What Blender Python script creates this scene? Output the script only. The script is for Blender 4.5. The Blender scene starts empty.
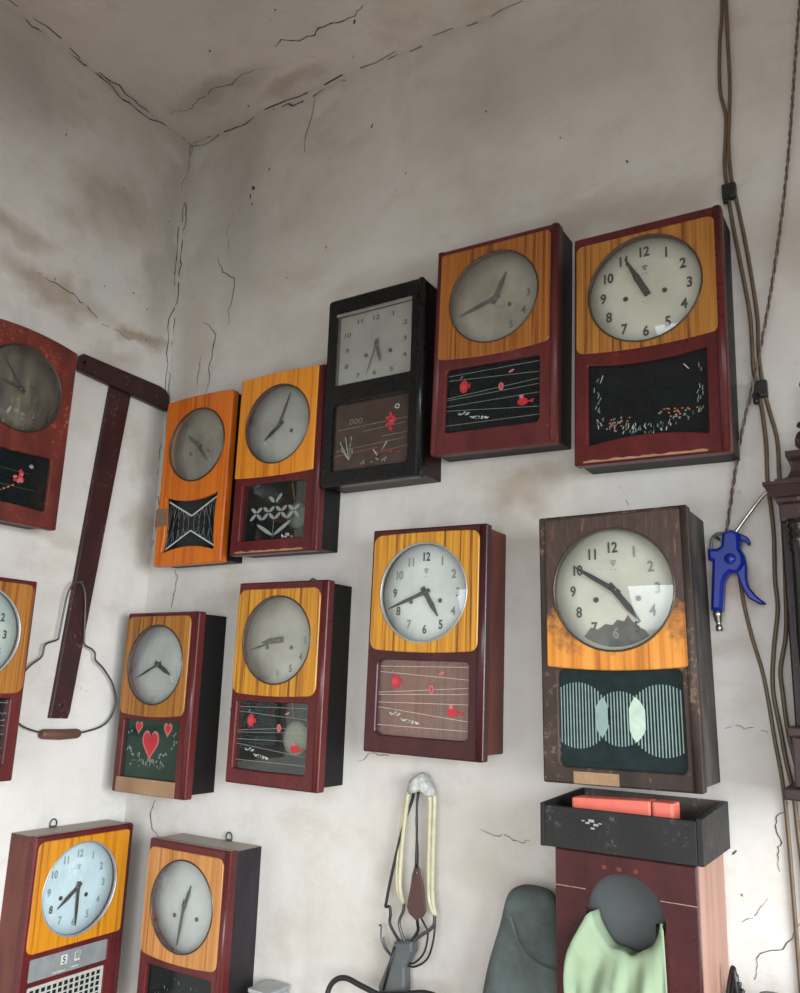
import bpy, bmesh, math, random
from math import sin, cos, pi, radians
from mathutils import Vector, Matrix
from mathutils.geometry import tessellate_polygon

SC = bpy.context.scene
COL = SC.collection
RND = random.Random(7)
H = 3.345            # ceiling height

# ------------------------------------------------------------------ materials
def new_mat(name):
    m = bpy.data.materials.new(name); m.use_nodes = True
    nt = m.node_tree; nt.nodes.clear()
    return m, nt
def nd(nt, t, **kw):
    n = nt.nodes.new(t)
    for k, v in kw.items():
        if k.startswith('i_'):
            n.inputs[k[2:].replace('_', ' ')].default_value = v
        else: setattr(n, k, v)
    return n
def rgba(c): return (c[0], c[1], c[2], 1)
def coords(nt, scale=(1, 1, 1), per_object=True):
    tc = nd(nt, 'ShaderNodeTexCoord')
    src = tc.outputs['Object']
    if per_object:
        oi = nd(nt, 'ShaderNodeObjectInfo')
        mu = nd(nt, 'ShaderNodeVectorMath', operation='MULTIPLY_ADD')
        nt.links.new(oi.outputs['Random'], mu.inputs[0]); mu.inputs[1].default_value = (13, 17, 11)
        nt.links.new(src, mu.inputs[2]); src = mu.outputs[0]
    mp = nd(nt, 'ShaderNodeMapping'); mp.inputs['Scale'].default_value = scale
    nt.links.new(src, mp.inputs['Vector'])
    return mp.outputs[0]
def noise(nt, vec, scale, detail=4, rough=.6):
    n = nd(nt, 'ShaderNodeTexNoise'); n.inputs['Scale'].default_value = scale
    n.inputs['Detail'].default_value = detail; n.inputs['Roughness'].default_value = rough
    nt.links.new(vec, n.inputs['Vector']); return n.outputs['Fac']
def ramp(nt, fac, stops):
    r = nd(nt, 'ShaderNodeValToRGB'); e = r.color_ramp.elements
    while len(e) < len(stops): e.new(.5)
    for el, (p, c) in zip(e, stops):
        el.position = p; el.color = rgba(c) if len(c) == 3 else c
    nt.links.new(fac, r.inputs[0]); return r.outputs[0]
def mix(nt, fac, a, b, blend='MIX'):
    m = nd(nt, 'ShaderNodeMix', data_type='RGBA', blend_type=blend)
    for s, v in ((0, fac), (6, a), (7, b)):
        if isinstance(v, (int, float)): m.inputs[s].default_value = v
        elif isinstance(v, tuple): m.inputs[s].default_value = rgba(v)
        else: nt.links.new(v, m.inputs[s])
    return m.outputs[2]
def math_(nt, op, a, b=None):
    m = nd(nt, 'ShaderNodeMath', operation=op)
    for i, v in enumerate((a, b)):
        if v is None: continue
        if isinstance(v, (int, float)): m.inputs[i].default_value = v
        else: nt.links.new(v, m.inputs[i])
    return m.outputs[0]
def finish(nt, color, rough=.5, metal=0, bump=None, bump_s=.3, bump_d=.002, coat=0, spec=.5):
    p = nd(nt, 'ShaderNodeBsdfPrincipled'); o = nd(nt, 'ShaderNodeOutputMaterial')
    if isinstance(color, tuple): p.inputs['Base Color'].default_value = rgba(color)
    else: nt.links.new(color, p.inputs['Base Color'])
    if isinstance(rough, (int, float)): p.inputs['Roughness'].default_value = rough
    else: nt.links.new(rough, p.inputs['Roughness'])
    p.inputs['Metallic'].default_value = metal; p.inputs['Coat Weight'].default_value = coat
    p.inputs['Specular IOR Level'].default_value = spec
    if bump is not None:
        b = nd(nt, 'ShaderNodeBump'); b.inputs['Strength'].default_value = bump_s; b.inputs['Distance'].default_value = bump_d
        nt.links.new(bump, b.inputs['Height']); nt.links.new(b.outputs[0], p.inputs['Normal'])
    nt.links.new(p.outputs[0], o.inputs[0]); return p
def plain(name, c, rough=.5, metal=0, var=.25, scale=40, spec=.5):
    m, nt = new_mat(name); v = coords(nt)
    f = noise(nt, v, scale)
    d = tuple(x * (1 - var) for x in c)
    finish(nt, ramp(nt, f, [(.3, d), (.7, c)]), rough, metal, spec=spec); return m
def veneer(name, light, mid, dark, rough=.38, fine=1.0):
    m, nt = new_mat(name)
    v1 = coords(nt, (125 * fine, 20, 1.4)); n1 = noise(nt, v1, 1.0, 3, .55)
    v2 = coords(nt, (330 * fine, 60, 5)); n2 = noise(nt, v2, 1.0, 2, .6)
    v3 = coords(nt, (9, 9, 1.0)); n3 = noise(nt, v3, 1.0, 2)
    f = math_(nt, 'ADD', math_(nt, 'MULTIPLY', n1, .62), math_(nt, 'MULTIPLY', n2, .38))
    c = ramp(nt, f, [(.37, dark), (.455, mid), (.60, light)])
    c = mix(nt, math_(nt, 'MULTIPLY', ramp(nt, n3, [(.4, (0, 0, 0)), (.75, (1, 1, 1))]), .35), c, mid)
    finish(nt, c, rough, bump=n2, bump_s=.05); return m
def lacquer(name, c, dark, worn=(.25, .12, .08), wear=.62, rough=.28, spec=.32):
    m, nt = new_mat(name)
    v = coords(nt, (1, 1, .35)); n1 = noise(nt, v, 18, 4); n2 = noise(nt, coords(nt), 90, 5, .7)
    c1 = ramp(nt, n1, [(.3, dark), (.7, c)])
    w = ramp(nt, math_(nt, 'MULTIPLY', n2, math_(nt, 'ADD', n1, .5)), [(wear, (0, 0, 0)), (wear + .1, (1, 1, 1))])
    c2 = mix(nt, w, c1, worn)
    r = math_(nt, 'ADD', math_(nt, 'MULTIPLY', n2, .3), rough - .12)
    finish(nt, c2, r, bump=n2, bump_s=.015, spec=spec); return m
def dusty(name, c, dark, dust=(.30, .26, .22), amt=.75, rough=.45):
    """side boards: dust lies on the upward faces"""
    m, nt = new_mat(name)
    v = coords(nt, (1, 1, .3)); n1 = noise(nt, v, 22, 4); n2 = noise(nt, coords(nt), 70, 5, .7)
    c1 = ramp(nt, n1, [(.3, dark), (.7, c)])
    g = nd(nt, 'ShaderNodeNewGeometry'); s = nd(nt, 'ShaderNodeSeparateXYZ'); nt.links.new(g.outputs['Normal'], s.inputs[0])
    up = ramp(nt, s.outputs[2], [(.7, (0, 0, 0)), (.95, (1, 1, 1))])
    f = math_(nt, 'MULTIPLY', up, math_(nt, 'ADD', math_(nt, 'MULTIPLY', n2, .5), amt - .25))
    finish(nt, mix(nt, f, c1, dust), rough, bump=n2, bump_s=.03, spec=.22); return m
def glass(name, dust=.06, tint=(1, 1, 1), dustc=(.55, .55, .5), rough=.03):
    m, nt = new_mat(name)
    t = nd(nt, 'ShaderNodeBsdfTransparent'); t.inputs[0].default_value = rgba(tint)
    d = nd(nt, 'ShaderNodeBsdfDiffuse'); d.inputs[0].default_value = rgba(dustc)
    n = noise(nt, coords(nt), 30, 4)
    f = math_(nt, 'MULTIPLY', ramp(nt, n, [(.25, (.4, .4, .4)), (.75, (1, 1, 1))]), dust)
    m1 = nd(nt, 'ShaderNodeMixShader'); nt.links.new(f, m1.inputs[0]); nt.links.new(t.outputs[0], m1.inputs[1]); nt.links.new(d.outputs[0], m1.inputs[2])
    gl = nd(nt, 'ShaderNodeBsdfGlossy'); gl.inputs['Roughness'].default_value = rough
    lw = nd(nt, 'ShaderNodeLayerWeight'); lw.inputs['Blend'].default_value = .5     # same from either side of the pane
    frv = math_(nt, 'ADD', math_(nt, 'MULTIPLY', math_(nt, 'POWER', lw.outputs['Facing'], 5.0), .90), .06)
    m2 = nd(nt, 'ShaderNodeMixShader'); nt.links.new(frv, m2.inputs[0]); nt.links.new(m1.outputs[0], m2.inputs[1]); nt.links.new(gl.outputs[0], m2.inputs[2])
    o = nd(nt, 'ShaderNodeOutputMaterial'); nt.links.new(m2.outputs[0], o.inputs[0]); return m
def plaster(name, spots, base=(.62, .585, .545), base2=(.50, .455, .405)):
    """old whitewash with brown smears; spots = (centre, size, strength, colour) of single stains"""
    m, nt = new_mat(name)
    v = coords(nt, per_object=False)
    n1 = noise(nt, v, 1.6, 5, .6); n2 = noise(nt, v, 9, 6, .65); n3 = noise(nt, v, 55, 4, .7)
    vs = coords(nt, (1.0, 1.0, .35), False); n4 = noise(nt, vs, 5, 4, .6)
    c = ramp(nt, n1, [(.3, base2), (.62, base)])
    c = mix(nt, math_(nt, 'MULTIPLY', ramp(nt, n2, [(.45, (0, 0, 0)), (.75, (1, 1, 1))]), .45), c, (.66, .63, .60))
    n5 = noise(nt, coords(nt, (1.3, 1.3, 2.2), False), 3.1, 8, .68)
    c = mix(nt, math_(nt, 'MULTIPLY', ramp(nt, n5, [(.52, (0, 0, 0)), (.72, (1, 1, 1))]), .50), c, (.40, .34, .275))
    c = mix(nt, math_(nt, 'MULTIPLY', ramp(nt, n3, [(.60, (0, 0, 0)), (.78, (1, 1, 1))]), .22), c, (.33, .28, .23))
    c = mix(nt, math_(nt, 'MULTIPLY', ramp(nt, n4, [(.55, (0, 0, 0)), (.8, (1, 1, 1))]), .40), c, (.36, .29, .22))
    g = nd(nt, 'ShaderNodeNewGeometry')
    wob = nd(nt, 'ShaderNodeVectorMath', operation='SCALE'); 
    nv = nd(nt, 'ShaderNodeTexNoise'); nv.inputs['Scale'].default_value = 7; nv.inputs['Detail'].default_value = 5
    nt.links.new(v, nv.inputs['Vector'])
    sub = nd(nt, 'ShaderNodeVectorMath', operation='SUBTRACT'); nt.links.new(nv.outputs['Color'], sub.inputs[0]); sub.inputs[1].default_value = (.5, .5, .5)
    nt.links.new(sub.outputs[0], wob.inputs[0]); wob.inputs['Scale'].default_value = .22
    add = nd(nt, 'ShaderNodeVectorMath', operation='ADD'); nt.links.new(g.outputs['Position'], add.inputs[0]); nt.links.new(wob.outputs[0], add.inputs[1])
    for ctr, size, st, colr in spots:
        s = nd(nt, 'ShaderNodeVectorMath', operation='SUBTRACT'); nt.links.new(add.outputs[0], s.inputs[0]); s.inputs[1].default_value = ctr
        k = nd(nt, 'ShaderNodeVectorMath', operation='DIVIDE'); nt.links.new(s.outputs[0], k.inputs[0]); k.inputs[1].default_value = size
        l = nd(nt, 'ShaderNodeVectorMath', operation='LENGTH'); nt.links.new(k.outputs[0], l.inputs[0])
        r = ramp(nt, l.outputs['Value'], [(.35, (1, 1, 1)), (1.0, (0, 0, 0))])
        f = math_(nt, 'MULTIPLY', math_(nt, 'MULTIPLY', r, math_(nt, 'ADD', n2, .3)), st)
        c = mix(nt, f, c, colr)
    # fly specks
    vo = nd(nt, 'ShaderNodeTexVoronoi'); vo.inputs['Scale'].default_value = 11; nt.links.new(add.outputs[0], vo.inputs['Vector'])
    sp = ramp(nt, math_(nt, 'ADD', vo.outputs['Distance'], math_(nt, 'MULTIPLY', math_(nt, 'SUBTRACT', n3, .5), .12)), [(.04, (1, 1, 1)), (.07, (0, 0, 0))])
    sp = math_(nt, 'MULTIPLY', sp, ramp(nt, n1, [(.5, (0, 0, 0)), (.6, (1, 1, 1))]))
    c = mix(nt, math_(nt, 'MULTIPLY', sp, .55), c, (.13, .10, .08))
    h = math_(nt, 'ADD', math_(nt, 'MULTIPLY', n2, .7), math_(nt, 'MULTIPLY', n3, .3))
    finish(nt, c, .9, bump=h, bump_s=.35, bump_d=.008, spec=.15); return m

MAROON = lacquer('maroon_lacquer', (.105, .014, .014), (.060, .009, .010), worn=(.20, .08, .06), wear=.74)
MAROON_WORN = lacquer('worn_maroon_lacquer', (.12, .022, .020), (.065, .012, .012), worn=(.24, .10, .08), wear=.64, rough=.36)
RED_OLD = lacquer('faded_red_lacquer', (.16, .028, .018), (.065, .013, .010), worn=(.33, .10, .05), wear=.60, rough=.42)
MAHOGANY = lacquer('dark_brown_lacquer', (.058, .012, .013), (.034, .008, .009), wear=.74)
BLACK_LAC = lacquer('black_lacquer', (.006, .006, .0065), (.004, .004, .0045), worn=(.03, .028, .025), wear=.76, rough=.22)
SIDE_BLACK = dusty('black_side_board', (.008, .007, .007), (.004, .0035, .0035), amt=.5, rough=.45)
SIDE_BROWNBLACK = dusty('brown_black_side_board', (.028, .010, .008), (.010, .005, .004), amt=.5, rough=.4)
SIDE_RED = dusty('reddish_side_board', (.17, .042, .030), (.085, .022, .017), amt=.5, rough=.4)
SIDE_GREY = dusty('worn_grey_side_board', (.085, .072, .064), (.022, .019, .018), amt=.3, rough=.6)
SIDE_DUSTY = dusty('dusty_top_side_board', (.028, .022, .026), (.014, .011, .013), dust=(.40, .34, .28), amt=.85)
SIDE_DUSTY_RED = dusty('dusty_top_brown_board', (.15, .045, .03), (.075, .022, .018), dust=(.40, .34, .28), amt=.85)
FRAME_WORN = lacquer('worn_dark_frame', (.052, .031, .023), (.022, .015, .012), worn=(.15, .095, .065), wear=.58, rough=.6)
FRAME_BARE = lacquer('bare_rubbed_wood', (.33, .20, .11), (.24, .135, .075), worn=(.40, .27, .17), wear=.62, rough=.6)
AMBER = veneer('amber_zebra_veneer', (.40, .170, .030), (.27, .097, .013), (.075, .024, .005))
AMBER_DULL = veneer('dull_amber_veneer', (.36, .130, .022), (.25, .074, .010), (.085, .022, .005))
YELLOW = veneer('yellow_zebra_veneer', (.56, .265, .024), (.40, .155, .010), (.10, .034, .005))
ORANGE = veneer('orange_veneer', (.60, .155, .008), (.52, .115, .005), (.36, .065, .004), fine=.6)
ORANGE_BRIGHT = veneer('bright_orange_veneer', (.66, .26, .018), (.58, .19, .010), (.36, .085, .006), fine=.8)
GOLD = veneer('golden_veneer', (.53, .225, .010), (.47, .17, .006), (.25, .075, .005), fine=.7)
TAN = veneer('scuffed_tan_veneer', (.50, .235, .072), (.38, .145, .030), (.20, .062, .014), fine=.9)
TAPE = plain('brown_tape', (.21, .13, .08), .4)
BRASS = plain('aged_brass', (.30, .20, .09), .35, .8)
BRONZE = plain('dark_bronze', (.09, .07, .05), .4, .7)
STEEL = plain('worn_steel', (.55, .55, .52), .28, 1.0)
ALU = plain('dull_aluminium', (.42, .44, .44), .4, .6)
HAND = plain('black_hand_enamel', (.012, .012, .012), .35)
HAND_GREY = plain('grey_hand_enamel', (.035, .035, .03), .4)
INK = plain('dial_ink', (.022, .024, .022), .6)
INK_FAINT = plain('faded_dial_ink', (.21, .215, .18), .7)
INK_PALE = plain('pale_dial_ink', (.19, .25, .27), .7)
DIRT = plain('grey_dirt', (.095, .095, .085), .8, var=.5, scale=60)
DARK = plain('dark_hole', (.006, .006, .006), .8)
def dialm(name, c, c2, s=10): 
    m, nt = new_mat(name); n = noise(nt, coords(nt), s, 5, .6)
    finish(nt, ramp(nt, n, [(.3, c2), (.65, c)]), .6); return m
DIAL_CREAM = dialm('cream_dial', (.52, .52, .42), (.40, .40, .32))
DIAL_DIRTY = dialm('dirty_beige_dial', (.31, .285, .21), (.17, .15, .11))
DIAL_GREY = dialm('grey_dial', (.33, .335, .295), (.24, .245, .215))
DIAL_BROWN = dialm('brownish_dial', (.24, .22, .165), (.14, .125, .09))
DIAL_WHITE = dialm('white_dial', (.54, .575, .545), (.42, .45, .42))
DIAL_PALE = dialm('pale_blank_dial', (.40, .42, .40), (.30, .32, .30))
DIAL_BEIGE = dialm('beige_grey_dial', (.36, .355, .30), (.25, .245, .20))
DIAL_CYAN = dialm('pale_cyan_dial', (.46, .58, .60), (.36, .47, .50))
DIAL_GREEN = dialm('pale_green_dial', (.48, .55, .50), (.38, .44, .40))
DIAL_OLD = None
def old_dial():
    m, nt = new_mat('streaky_blackened_dial')
    n = noise(nt, coords(nt, (30, 5, 5)), 1.2, 4, .6)
    finish(nt, ramp(nt, n, [(.35, (.016, .012, .007)), (.55, (.065, .050, .028)), (.74, (.16, .13, .075))]), .5); return m
DIAL_OLD = old_dial()
GL_CLEAR = glass('dusty_clear_glass', .07)
GL_DUSTY = glass('very_dusty_glass', .22, dustc=(.42, .41, .36))
GL_BLACK = plain('black_painted_glass', (.009, .011, .012), .12, var=.3, spec=.3)
GL_DARK = glass('dark_tinted_glass', .10, (.86, .89, .86), (.06, .07, .07))
BACK_DARK = plain('black_back_board', (.010, .010, .010), .7)
GL_BROWN = glass('brownish_glass', .20, (.92, .84, .80), (.36, .23, .19))
GL_BROWNDK = glass('brown_tinted_glass', .30, (.55, .45, .40), (.16, .10, .075))
GL_GREEN = plain('green_painted_glass', (.018, .048, .034), .15, var=.55, scale=9, spec=.3)
GL_TEAL = plain('dark_teal_glass', (.013, .024, .025), .16, var=.4, spec=.3)
P_WHITE = plain('white_paint', (.50, .52, .48), .5)
P_LATTICE = plain('cream_lattice_plastic', (.42, .40, .35), .5)
P_GREYW = plain('thin_grey_paint', (.24, .27, .255), .5)
P_LINE = plain('thin_line_paint', (.24, .29, .24), .5)
P_RED = plain('red_paint', (.46, .018, .028), .4)
P_PINK = plain('pink_paint', (.48, .14, .14), .5)
P_PINKLINE = plain('pinkish_line_paint', (.62, .47, .42), .5)
P_GREEN = plain('green_paint', (.05, .12, .06), .5)
P_ORANGE = plain('orange_paint', (.42, .14, .06), .5)
P_STRIPE = plain('pale_teal_paint', (.22, .31, .285), .5)
P_PALE = plain('pale_green_paint', (.46, .56, .46), .5)
CREAM_RUB = plain('cream_rubber', (.60, .55, .36), .45)
RUBBER = plain('black_rubber', (.012, .012, .013), .45)
CABLE = plain('brown_cable_sheath', (.135, .088, .045), .5, scale=60)
CORD = plain('reddish_brown_cord', (.11, .065, .05), .7)
CORD2 = plain('pale_brown_cord', (.24, .17, .13), .7)
LEATHER = plain('brown_leather', (.075, .032, .025), .6)
GRIPWOOD = plain('brown_wood_grip', (.13, .055, .035), .55)
WIRE = plain('dark_steel_wire', (.10, .10, .10), .4, .6)
GREY_PLASTIC = plain('worn_grey_plastic', (.10, .105, .105), .5)
BLUE = plain('blue_plastic', (.006, .022, .26), .32, var=.15, spec=.6)
WHITE_LUMP = plain('grubby_white_plaster', (.55, .54, .50), .85, var=.5, scale=110)
CORAL = plain('coral_plastic', (.72, .15, .105), .4, var=.12)
BOXDARK = lacquer('scuffed_black_board', (.014, .013, .012), (.008, .007, .007), worn=(.07, .065, .06), wear=.62, rough=.5)
BOXEDGE = lacquer('scuffed_brown_board', (.115, .085, .070), (.06, .045, .038), worn=(.20, .16, .14), wear=.60, rough=.6)
PINKWOOD = veneer('bare_pinkish_wood', (.34, .19, .14), (.27, .14, .10), (.15, .07, .05), fine=.5, rough=.6)
INNER = plain('grey_card', (.085, .088, .088), .7, scale=8)
CLOTH = plain('pale_green_cloth', (.235, .295, .19), .9, var=.15, scale=14, spec=.1)
POUCH = plain('grey_green_canvas', (.125, .150, .142), .8, var=.5, scale=14, spec=.2)
CRACK = plain('crack_brown', (.075, .058, .045), .95, var=.4)  # dark brown of the wall cracks and specks
TBAR = lacquer('dark_brown_painted_wood', (.042, .014, .013), (.024, .009, .009), wear=.64, rough=.35)
EBONY = lacquer('dark_carved_wood', (.040, .018, .015), (.020, .010, .009), worn=(.11, .08, .07), wear=.6, rough=.38)
EBONY_GLOSS = lacquer('polished_black_column', (.014, .012, .012), (.008, .007, .007), wear=.7, rough=.18)
FLOORM = plain('brown_cement', (.25, .185, .135), .7, scale=5)
BENCHM = veneer('bench_wood', (.30, .20, .12), (.22, .14, .08), (.10, .06, .03), rough=.6)
FRAMEW = plain('window_paint', (.5, .5, .48), .5)

# ------------------------------------------------------------------ mesh builder
class MB:
    def __init__(s): s.bm = bmesh.new(); s.mats = []
    def mi(s, m):
        if m not in s.mats: s.mats.append(m)
        return s.mats.index(m)
    def face(s, vs, m):
        try: f = s.bm.faces.new(vs); f.material_index = s.mi(m); return f
        except ValueError: return None
    def plate(s, outer, holes, yf, yb, m, bev=0, hbev=0):
        """outline(s) in x,z; front face at y=yf (towards the room), back at yb"""
        loops = [outer] + list(holes)
        rings = []
        for k, lp in enumerate(loops):
            area = sum(lp[i][0] * lp[(i + 1) % len(lp)][1] - lp[(i + 1) % len(lp)][0] * lp[i][1] for i in range(len(lp)))
            if (area < 0): lp = lp[::-1]
            b = bev if k == 0 else -hbev
            fr = inset(lp, b) if b else lp
            mid = [s.bm.verts.new((x, yf + abs(b), z)) for x, z in lp]
            F = [s.bm.verts.new((x, yf, z)) for x, z in fr] if b else mid
            B = [s.bm.verts.new((x, yb, z)) for x, z in lp]
            n = len(lp)
            for i in range(n):
                j = (i + 1) % n
                q = lambda a, c: (a[i], a[j], c[j], c[i]) if k == 0 else (a[j], a[i], c[i], c[j])
                if b: s.face(q(mid, F), m)
                s.face(q(B, mid), m)
            rings.append((fr, lp, F, B))
        for which in (0, 1):
            pts = [[Vector((x, z, 0)) for x, z in (r[0] if which == 0 else r[1])] for r in rings]
            flat = [v for r in rings for v in (r[2] if which == 0 else r[3])]
            for t in tessellate_polygon(pts):
                s.face([flat[i] for i in t], m)
    def box(s, x0, x1, y0, y1, z0, z1, m, bev=0):
        v = [s.bm.verts.new(c) for c in ((x0,y0,z0),(x1,y0,z0),(x1,y1,z0),(x0,y1,z0),(x0,y0,z1),(x1,y0,z1),(x1,y1,z1),(x0,y1,z1))]
        fs = [s.face([v[i] for i in q], m) for q in ((0,1,5,4),(1,2,6,5),(2,3,7,6),(3,0,4,7),(4,5,6,7),(3,2,1,0))]
        if bev:
            es = list({e for f in fs for e in f.edges})
            r = bmesh.ops.bevel(s.bm, geom=es, offset=bev, segments=2, affect='EDGES', profile=.6)
            for f in r['faces']: f.material_index = s.mi(m)
    def lathe(s, prof, c, m, axis='y', n=32, smooth=True):
        """prof = (radius, height along the axis)"""
        rows = []
        for r, h in prof:
            row = []
            for i in range(n):
                a = 2 * pi * i / n
                p = (r * cos(a), h, r * sin(a)) if axis == 'y' else (r * cos(a), r * sin(a), h) if axis == 'z' else (h, r * cos(a), r * sin(a))
                row.append(s.bm.verts.new((p[0] + c[0], p[1] + c[1], p[2] + c[2])))
            rows.append(row)
        for a, b in zip(rows, rows[1:]):
            for i in range(n):
                f = s.face((a[i], a[(i + 1) % n], b[(i + 1) % n], b[i]), m)
                if f: f.smooth = smooth
        if prof[0] == prof[-1]: return
        for row, (r, h) in ((rows[0], prof[0]), (rows[-1], prof[-1])):
            if r > 1e-6: s.face(row, m)
    def tube(s, pts, r, m, n=10, radii=None, cap=True):
        pts = [Vector(p) for p in pts]
        rows = []; nrm = None
        for i, p in enumerate(pts):
            t = (pts[min(i + 1, len(pts) - 1)] - pts[max(i - 1, 0)]).normalized()
            if nrm is None:
                nrm = t.orthogonal().normalized()
            else:
                nrm = (nrm - t * nrm.dot(t))
                nrm = nrm.normalized() if nrm.length > 1e-6 else t.orthogonal().normalized()
            b = t.cross(nrm)
            rr = radii[i] if radii else r
            rows.append([s.bm.verts.new(p + (nrm * cos(2 * pi * k / n) + b * sin(2 * pi * k / n)) * rr) for k in range(n)])
        for a, b in zip(rows, rows[1:]):
            for k in range(n):
                f = s.face((a[k], a[(k + 1) % n], b[(k + 1) % n], b[k]), m)
                if f: f.smooth = True
        if cap: s.face(rows[0][::-1], m); s.face(rows[-1], m)
    def flat(s, pts, y, m):
        """a painted mark lying at depth y"""
        vs = [s.bm.verts.new((p[0], y, p[1])) for p in pts]
        s.face(vs, m)
    def line(s, a, b, w, y, m):
        d = Vector((b[0] - a[0], b[1] - a[1])); d.normalize(); n = Vector((-d.y, d.x)) * w / 2
        s.flat([(a[0] + n.x, a[1] + n.y), (a[0] - n.x, a[1] - n.y), (b[0] - n.x, b[1] - n.y), (b[0] + n.x, b[1] + n.y)], y, m)
    def ell(s, c, rx, rz, y, m, rot=0, n=14):
        s.flat([(c[0] + rx * cos(t) * cos(rot) - rz * sin(t) * sin(rot), c[1] + rx * cos(t) * sin(rot) + rz * sin(t) * cos(rot)) for t in [2 * pi * i / n for i in range(n)]], y, m)
    def loopline(s, c, rx, rz, w, y, m, n=18, rot=0):
        P = [(c[0] + rx * cos(2*pi*i/n) * cos(rot) - rz * sin(2*pi*i/n) * sin(rot), c[1] + rx * cos(2*pi*i/n) * sin(rot) + rz * sin(2*pi*i/n) * cos(rot)) for i in range(n)]
        for i in range(n): s.line(P[i], P[(i + 1) % n], w, y, m)
    def text(s, body, c, size, y, m, bold=.03, squash=1):
        vs, fs = glyph(body, bold)
        vv = [s.bm.verts.new((c[0] + x * size * squash, y, c[1] + z * size)) for x, z in vs]
        for f in fs: s.face([vv[i] for i in f], m)
    def build(s, name, parent=None, normals=True, weld=False):
        if weld: bmesh.ops.remove_doubles(s.bm, verts=s.bm.verts, dist=1e-6)
        if normals: bmesh.ops.recalc_face_normals(s.bm, faces=s.bm.faces)
        me = bpy.data.meshes.new(name); s.bm.to_mesh(me); s.bm.free()
        for m in s.mats: me.materials.append(m)
        o = bpy.data.objects.new(name, me); COL.objects.link(o)
        if parent: o.parent = parent
        return o
def inset(lp, d):
    n = len(lp); out = []
    for i in range(n):
        p0, p1, p2 = Vector(lp[i - 1]), Vector(lp[i]), Vector(lp[(i + 1) % n])
        e1 = (p1 - p0); e2 = (p2 - p1)
        if e1.length < 1e-9 or e2.length < 1e-9: out.append(tuple(p1)); continue
        e1.normalize(); e2.normalize()
        n1 = Vector((-e1.y, e1.x)); n2 = Vector((-e2.y, e2.x))
        b = n1 + n2
        if b.length < 1e-6: b = n1
        b.normalize(); k = max(.4, b.dot(n1))
        q = p1 + b * (d / k); out.append((q.x, q.y))
    return out
GLY = {}
def glyph(body, bold):
    if (body, bold) in GLY: return GLY[(body, bold)]
    cu = bpy.data.curves.new('g', 'FONT'); cu.body = body; cu.align_x = 'CENTER'; cu.align_y = 'CENTER'; cu.offset = bold; cu.resolution_u = 4
    cu.space_character = .95
    o = bpy.data.objects.new('g', cu); COL.objects.link(o)
    bpy.context.view_layer.update()
    ev = o.evaluated_get(bpy.context.evaluated_depsgraph_get()); me = ev.to_mesh()
    vs = [(v.co.x, v.co.y) for v in me.vertices]; fs = [tuple(p.vertices) for p in me.polygons]
    cx = (min(v[0] for v in vs) + max(v[0] for v in vs)) / 2; cz = (min(v[1] for v in vs) + max(v[1] for v in vs)) / 2
    hh = max(v[1] for v in vs) - min(v[1] for v in vs)
    vs = [((x - cx) / hh, (z - cz) / hh) for x, z in vs]
    ev.to_mesh_clear(); bpy.data.objects.remove(o); bpy.data.curves.remove(cu)
    GLY[(body, bold)] = (vs, fs); return GLY[(body, bold)]
def circle(cx, cz, r, n=48): return [(cx + r * cos(2 * pi * i / n), cz + r * sin(2 * pi * i / n)) for i in range(n)]
def rrect(x0, x1, z0, z1, r, bows=(0, 0, 0, 0), n=5, k=10):
    """rounded rectangle; bows = outward sag of bottom, right, top, left edge"""
    P = []
    cs = ((x0 + r, z0 + r, pi), (x1 - r, z0 + r, 1.5 * pi), (x1 - r, z1 - r, 0), (x0 + r, z1 - r, .5 * pi))
    xm, zm = (x0 + x1) / 2, (z0 + z1) / 2
    corner = [[(cx + r * cos(a0 + pi / 2 * i / n), cz + r * sin(a0 + pi / 2 * i / n)) for i in range(n + 1)] if r > 0 else [(cx, cz)] for cx, cz, a0 in cs]
    dirs = ((0, -1), (1, 0), (0, 1), (-1, 0))
    for e in range(4):
        P += corner[e]
        a, b = corner[e][-1], corner[(e + 1) % 4][0]
        if bows[e]:
            for i in range(1, k):
                t = i / k; w = 1 - (2 * t - 1) ** 2
                P.append((a[0] + (b[0] - a[0]) * t + dirs[e][0] * bows[e] * w, a[1] + (b[1] - a[1]) * t + dirs[e][1] * bows[e] * w))
    return P
def smooth(pts, k=6):
    pts = [Vector(p) for p in pts]; out = []
    for i in range(len(pts) - 1):
        p0, p1, p2, p3 = pts[max(i - 1, 0)], pts[i], pts[i + 1], pts[min(i + 2, len(pts) - 1)]
        for j in range(k):
            t = j / k
            out.append(.5 * ((2 * p1) + (p2 - p0) * t + (2 * p0 - 5 * p1 + 4 * p2 - p3) * t * t + (3 * p1 - p0 - 3 * p2 + p3) * t ** 3))
    return out + [pts[-1]]
def tag(o, label, cat, group=None, kind=None):
    o['label'] = label; o['category'] = cat
    if group: o['group'] = group
    if kind: o['kind'] = kind
    return o
def empty(name, loc, rot=(0, 0, 0)):
    o = bpy.data.objects.new(name, None); COL.objects.link(o); o.empty_display_size = .05
    o.location = loc; o.rotation_euler = rot; return o
def struct(o): o['kind'] = 'structure'; return o

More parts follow.
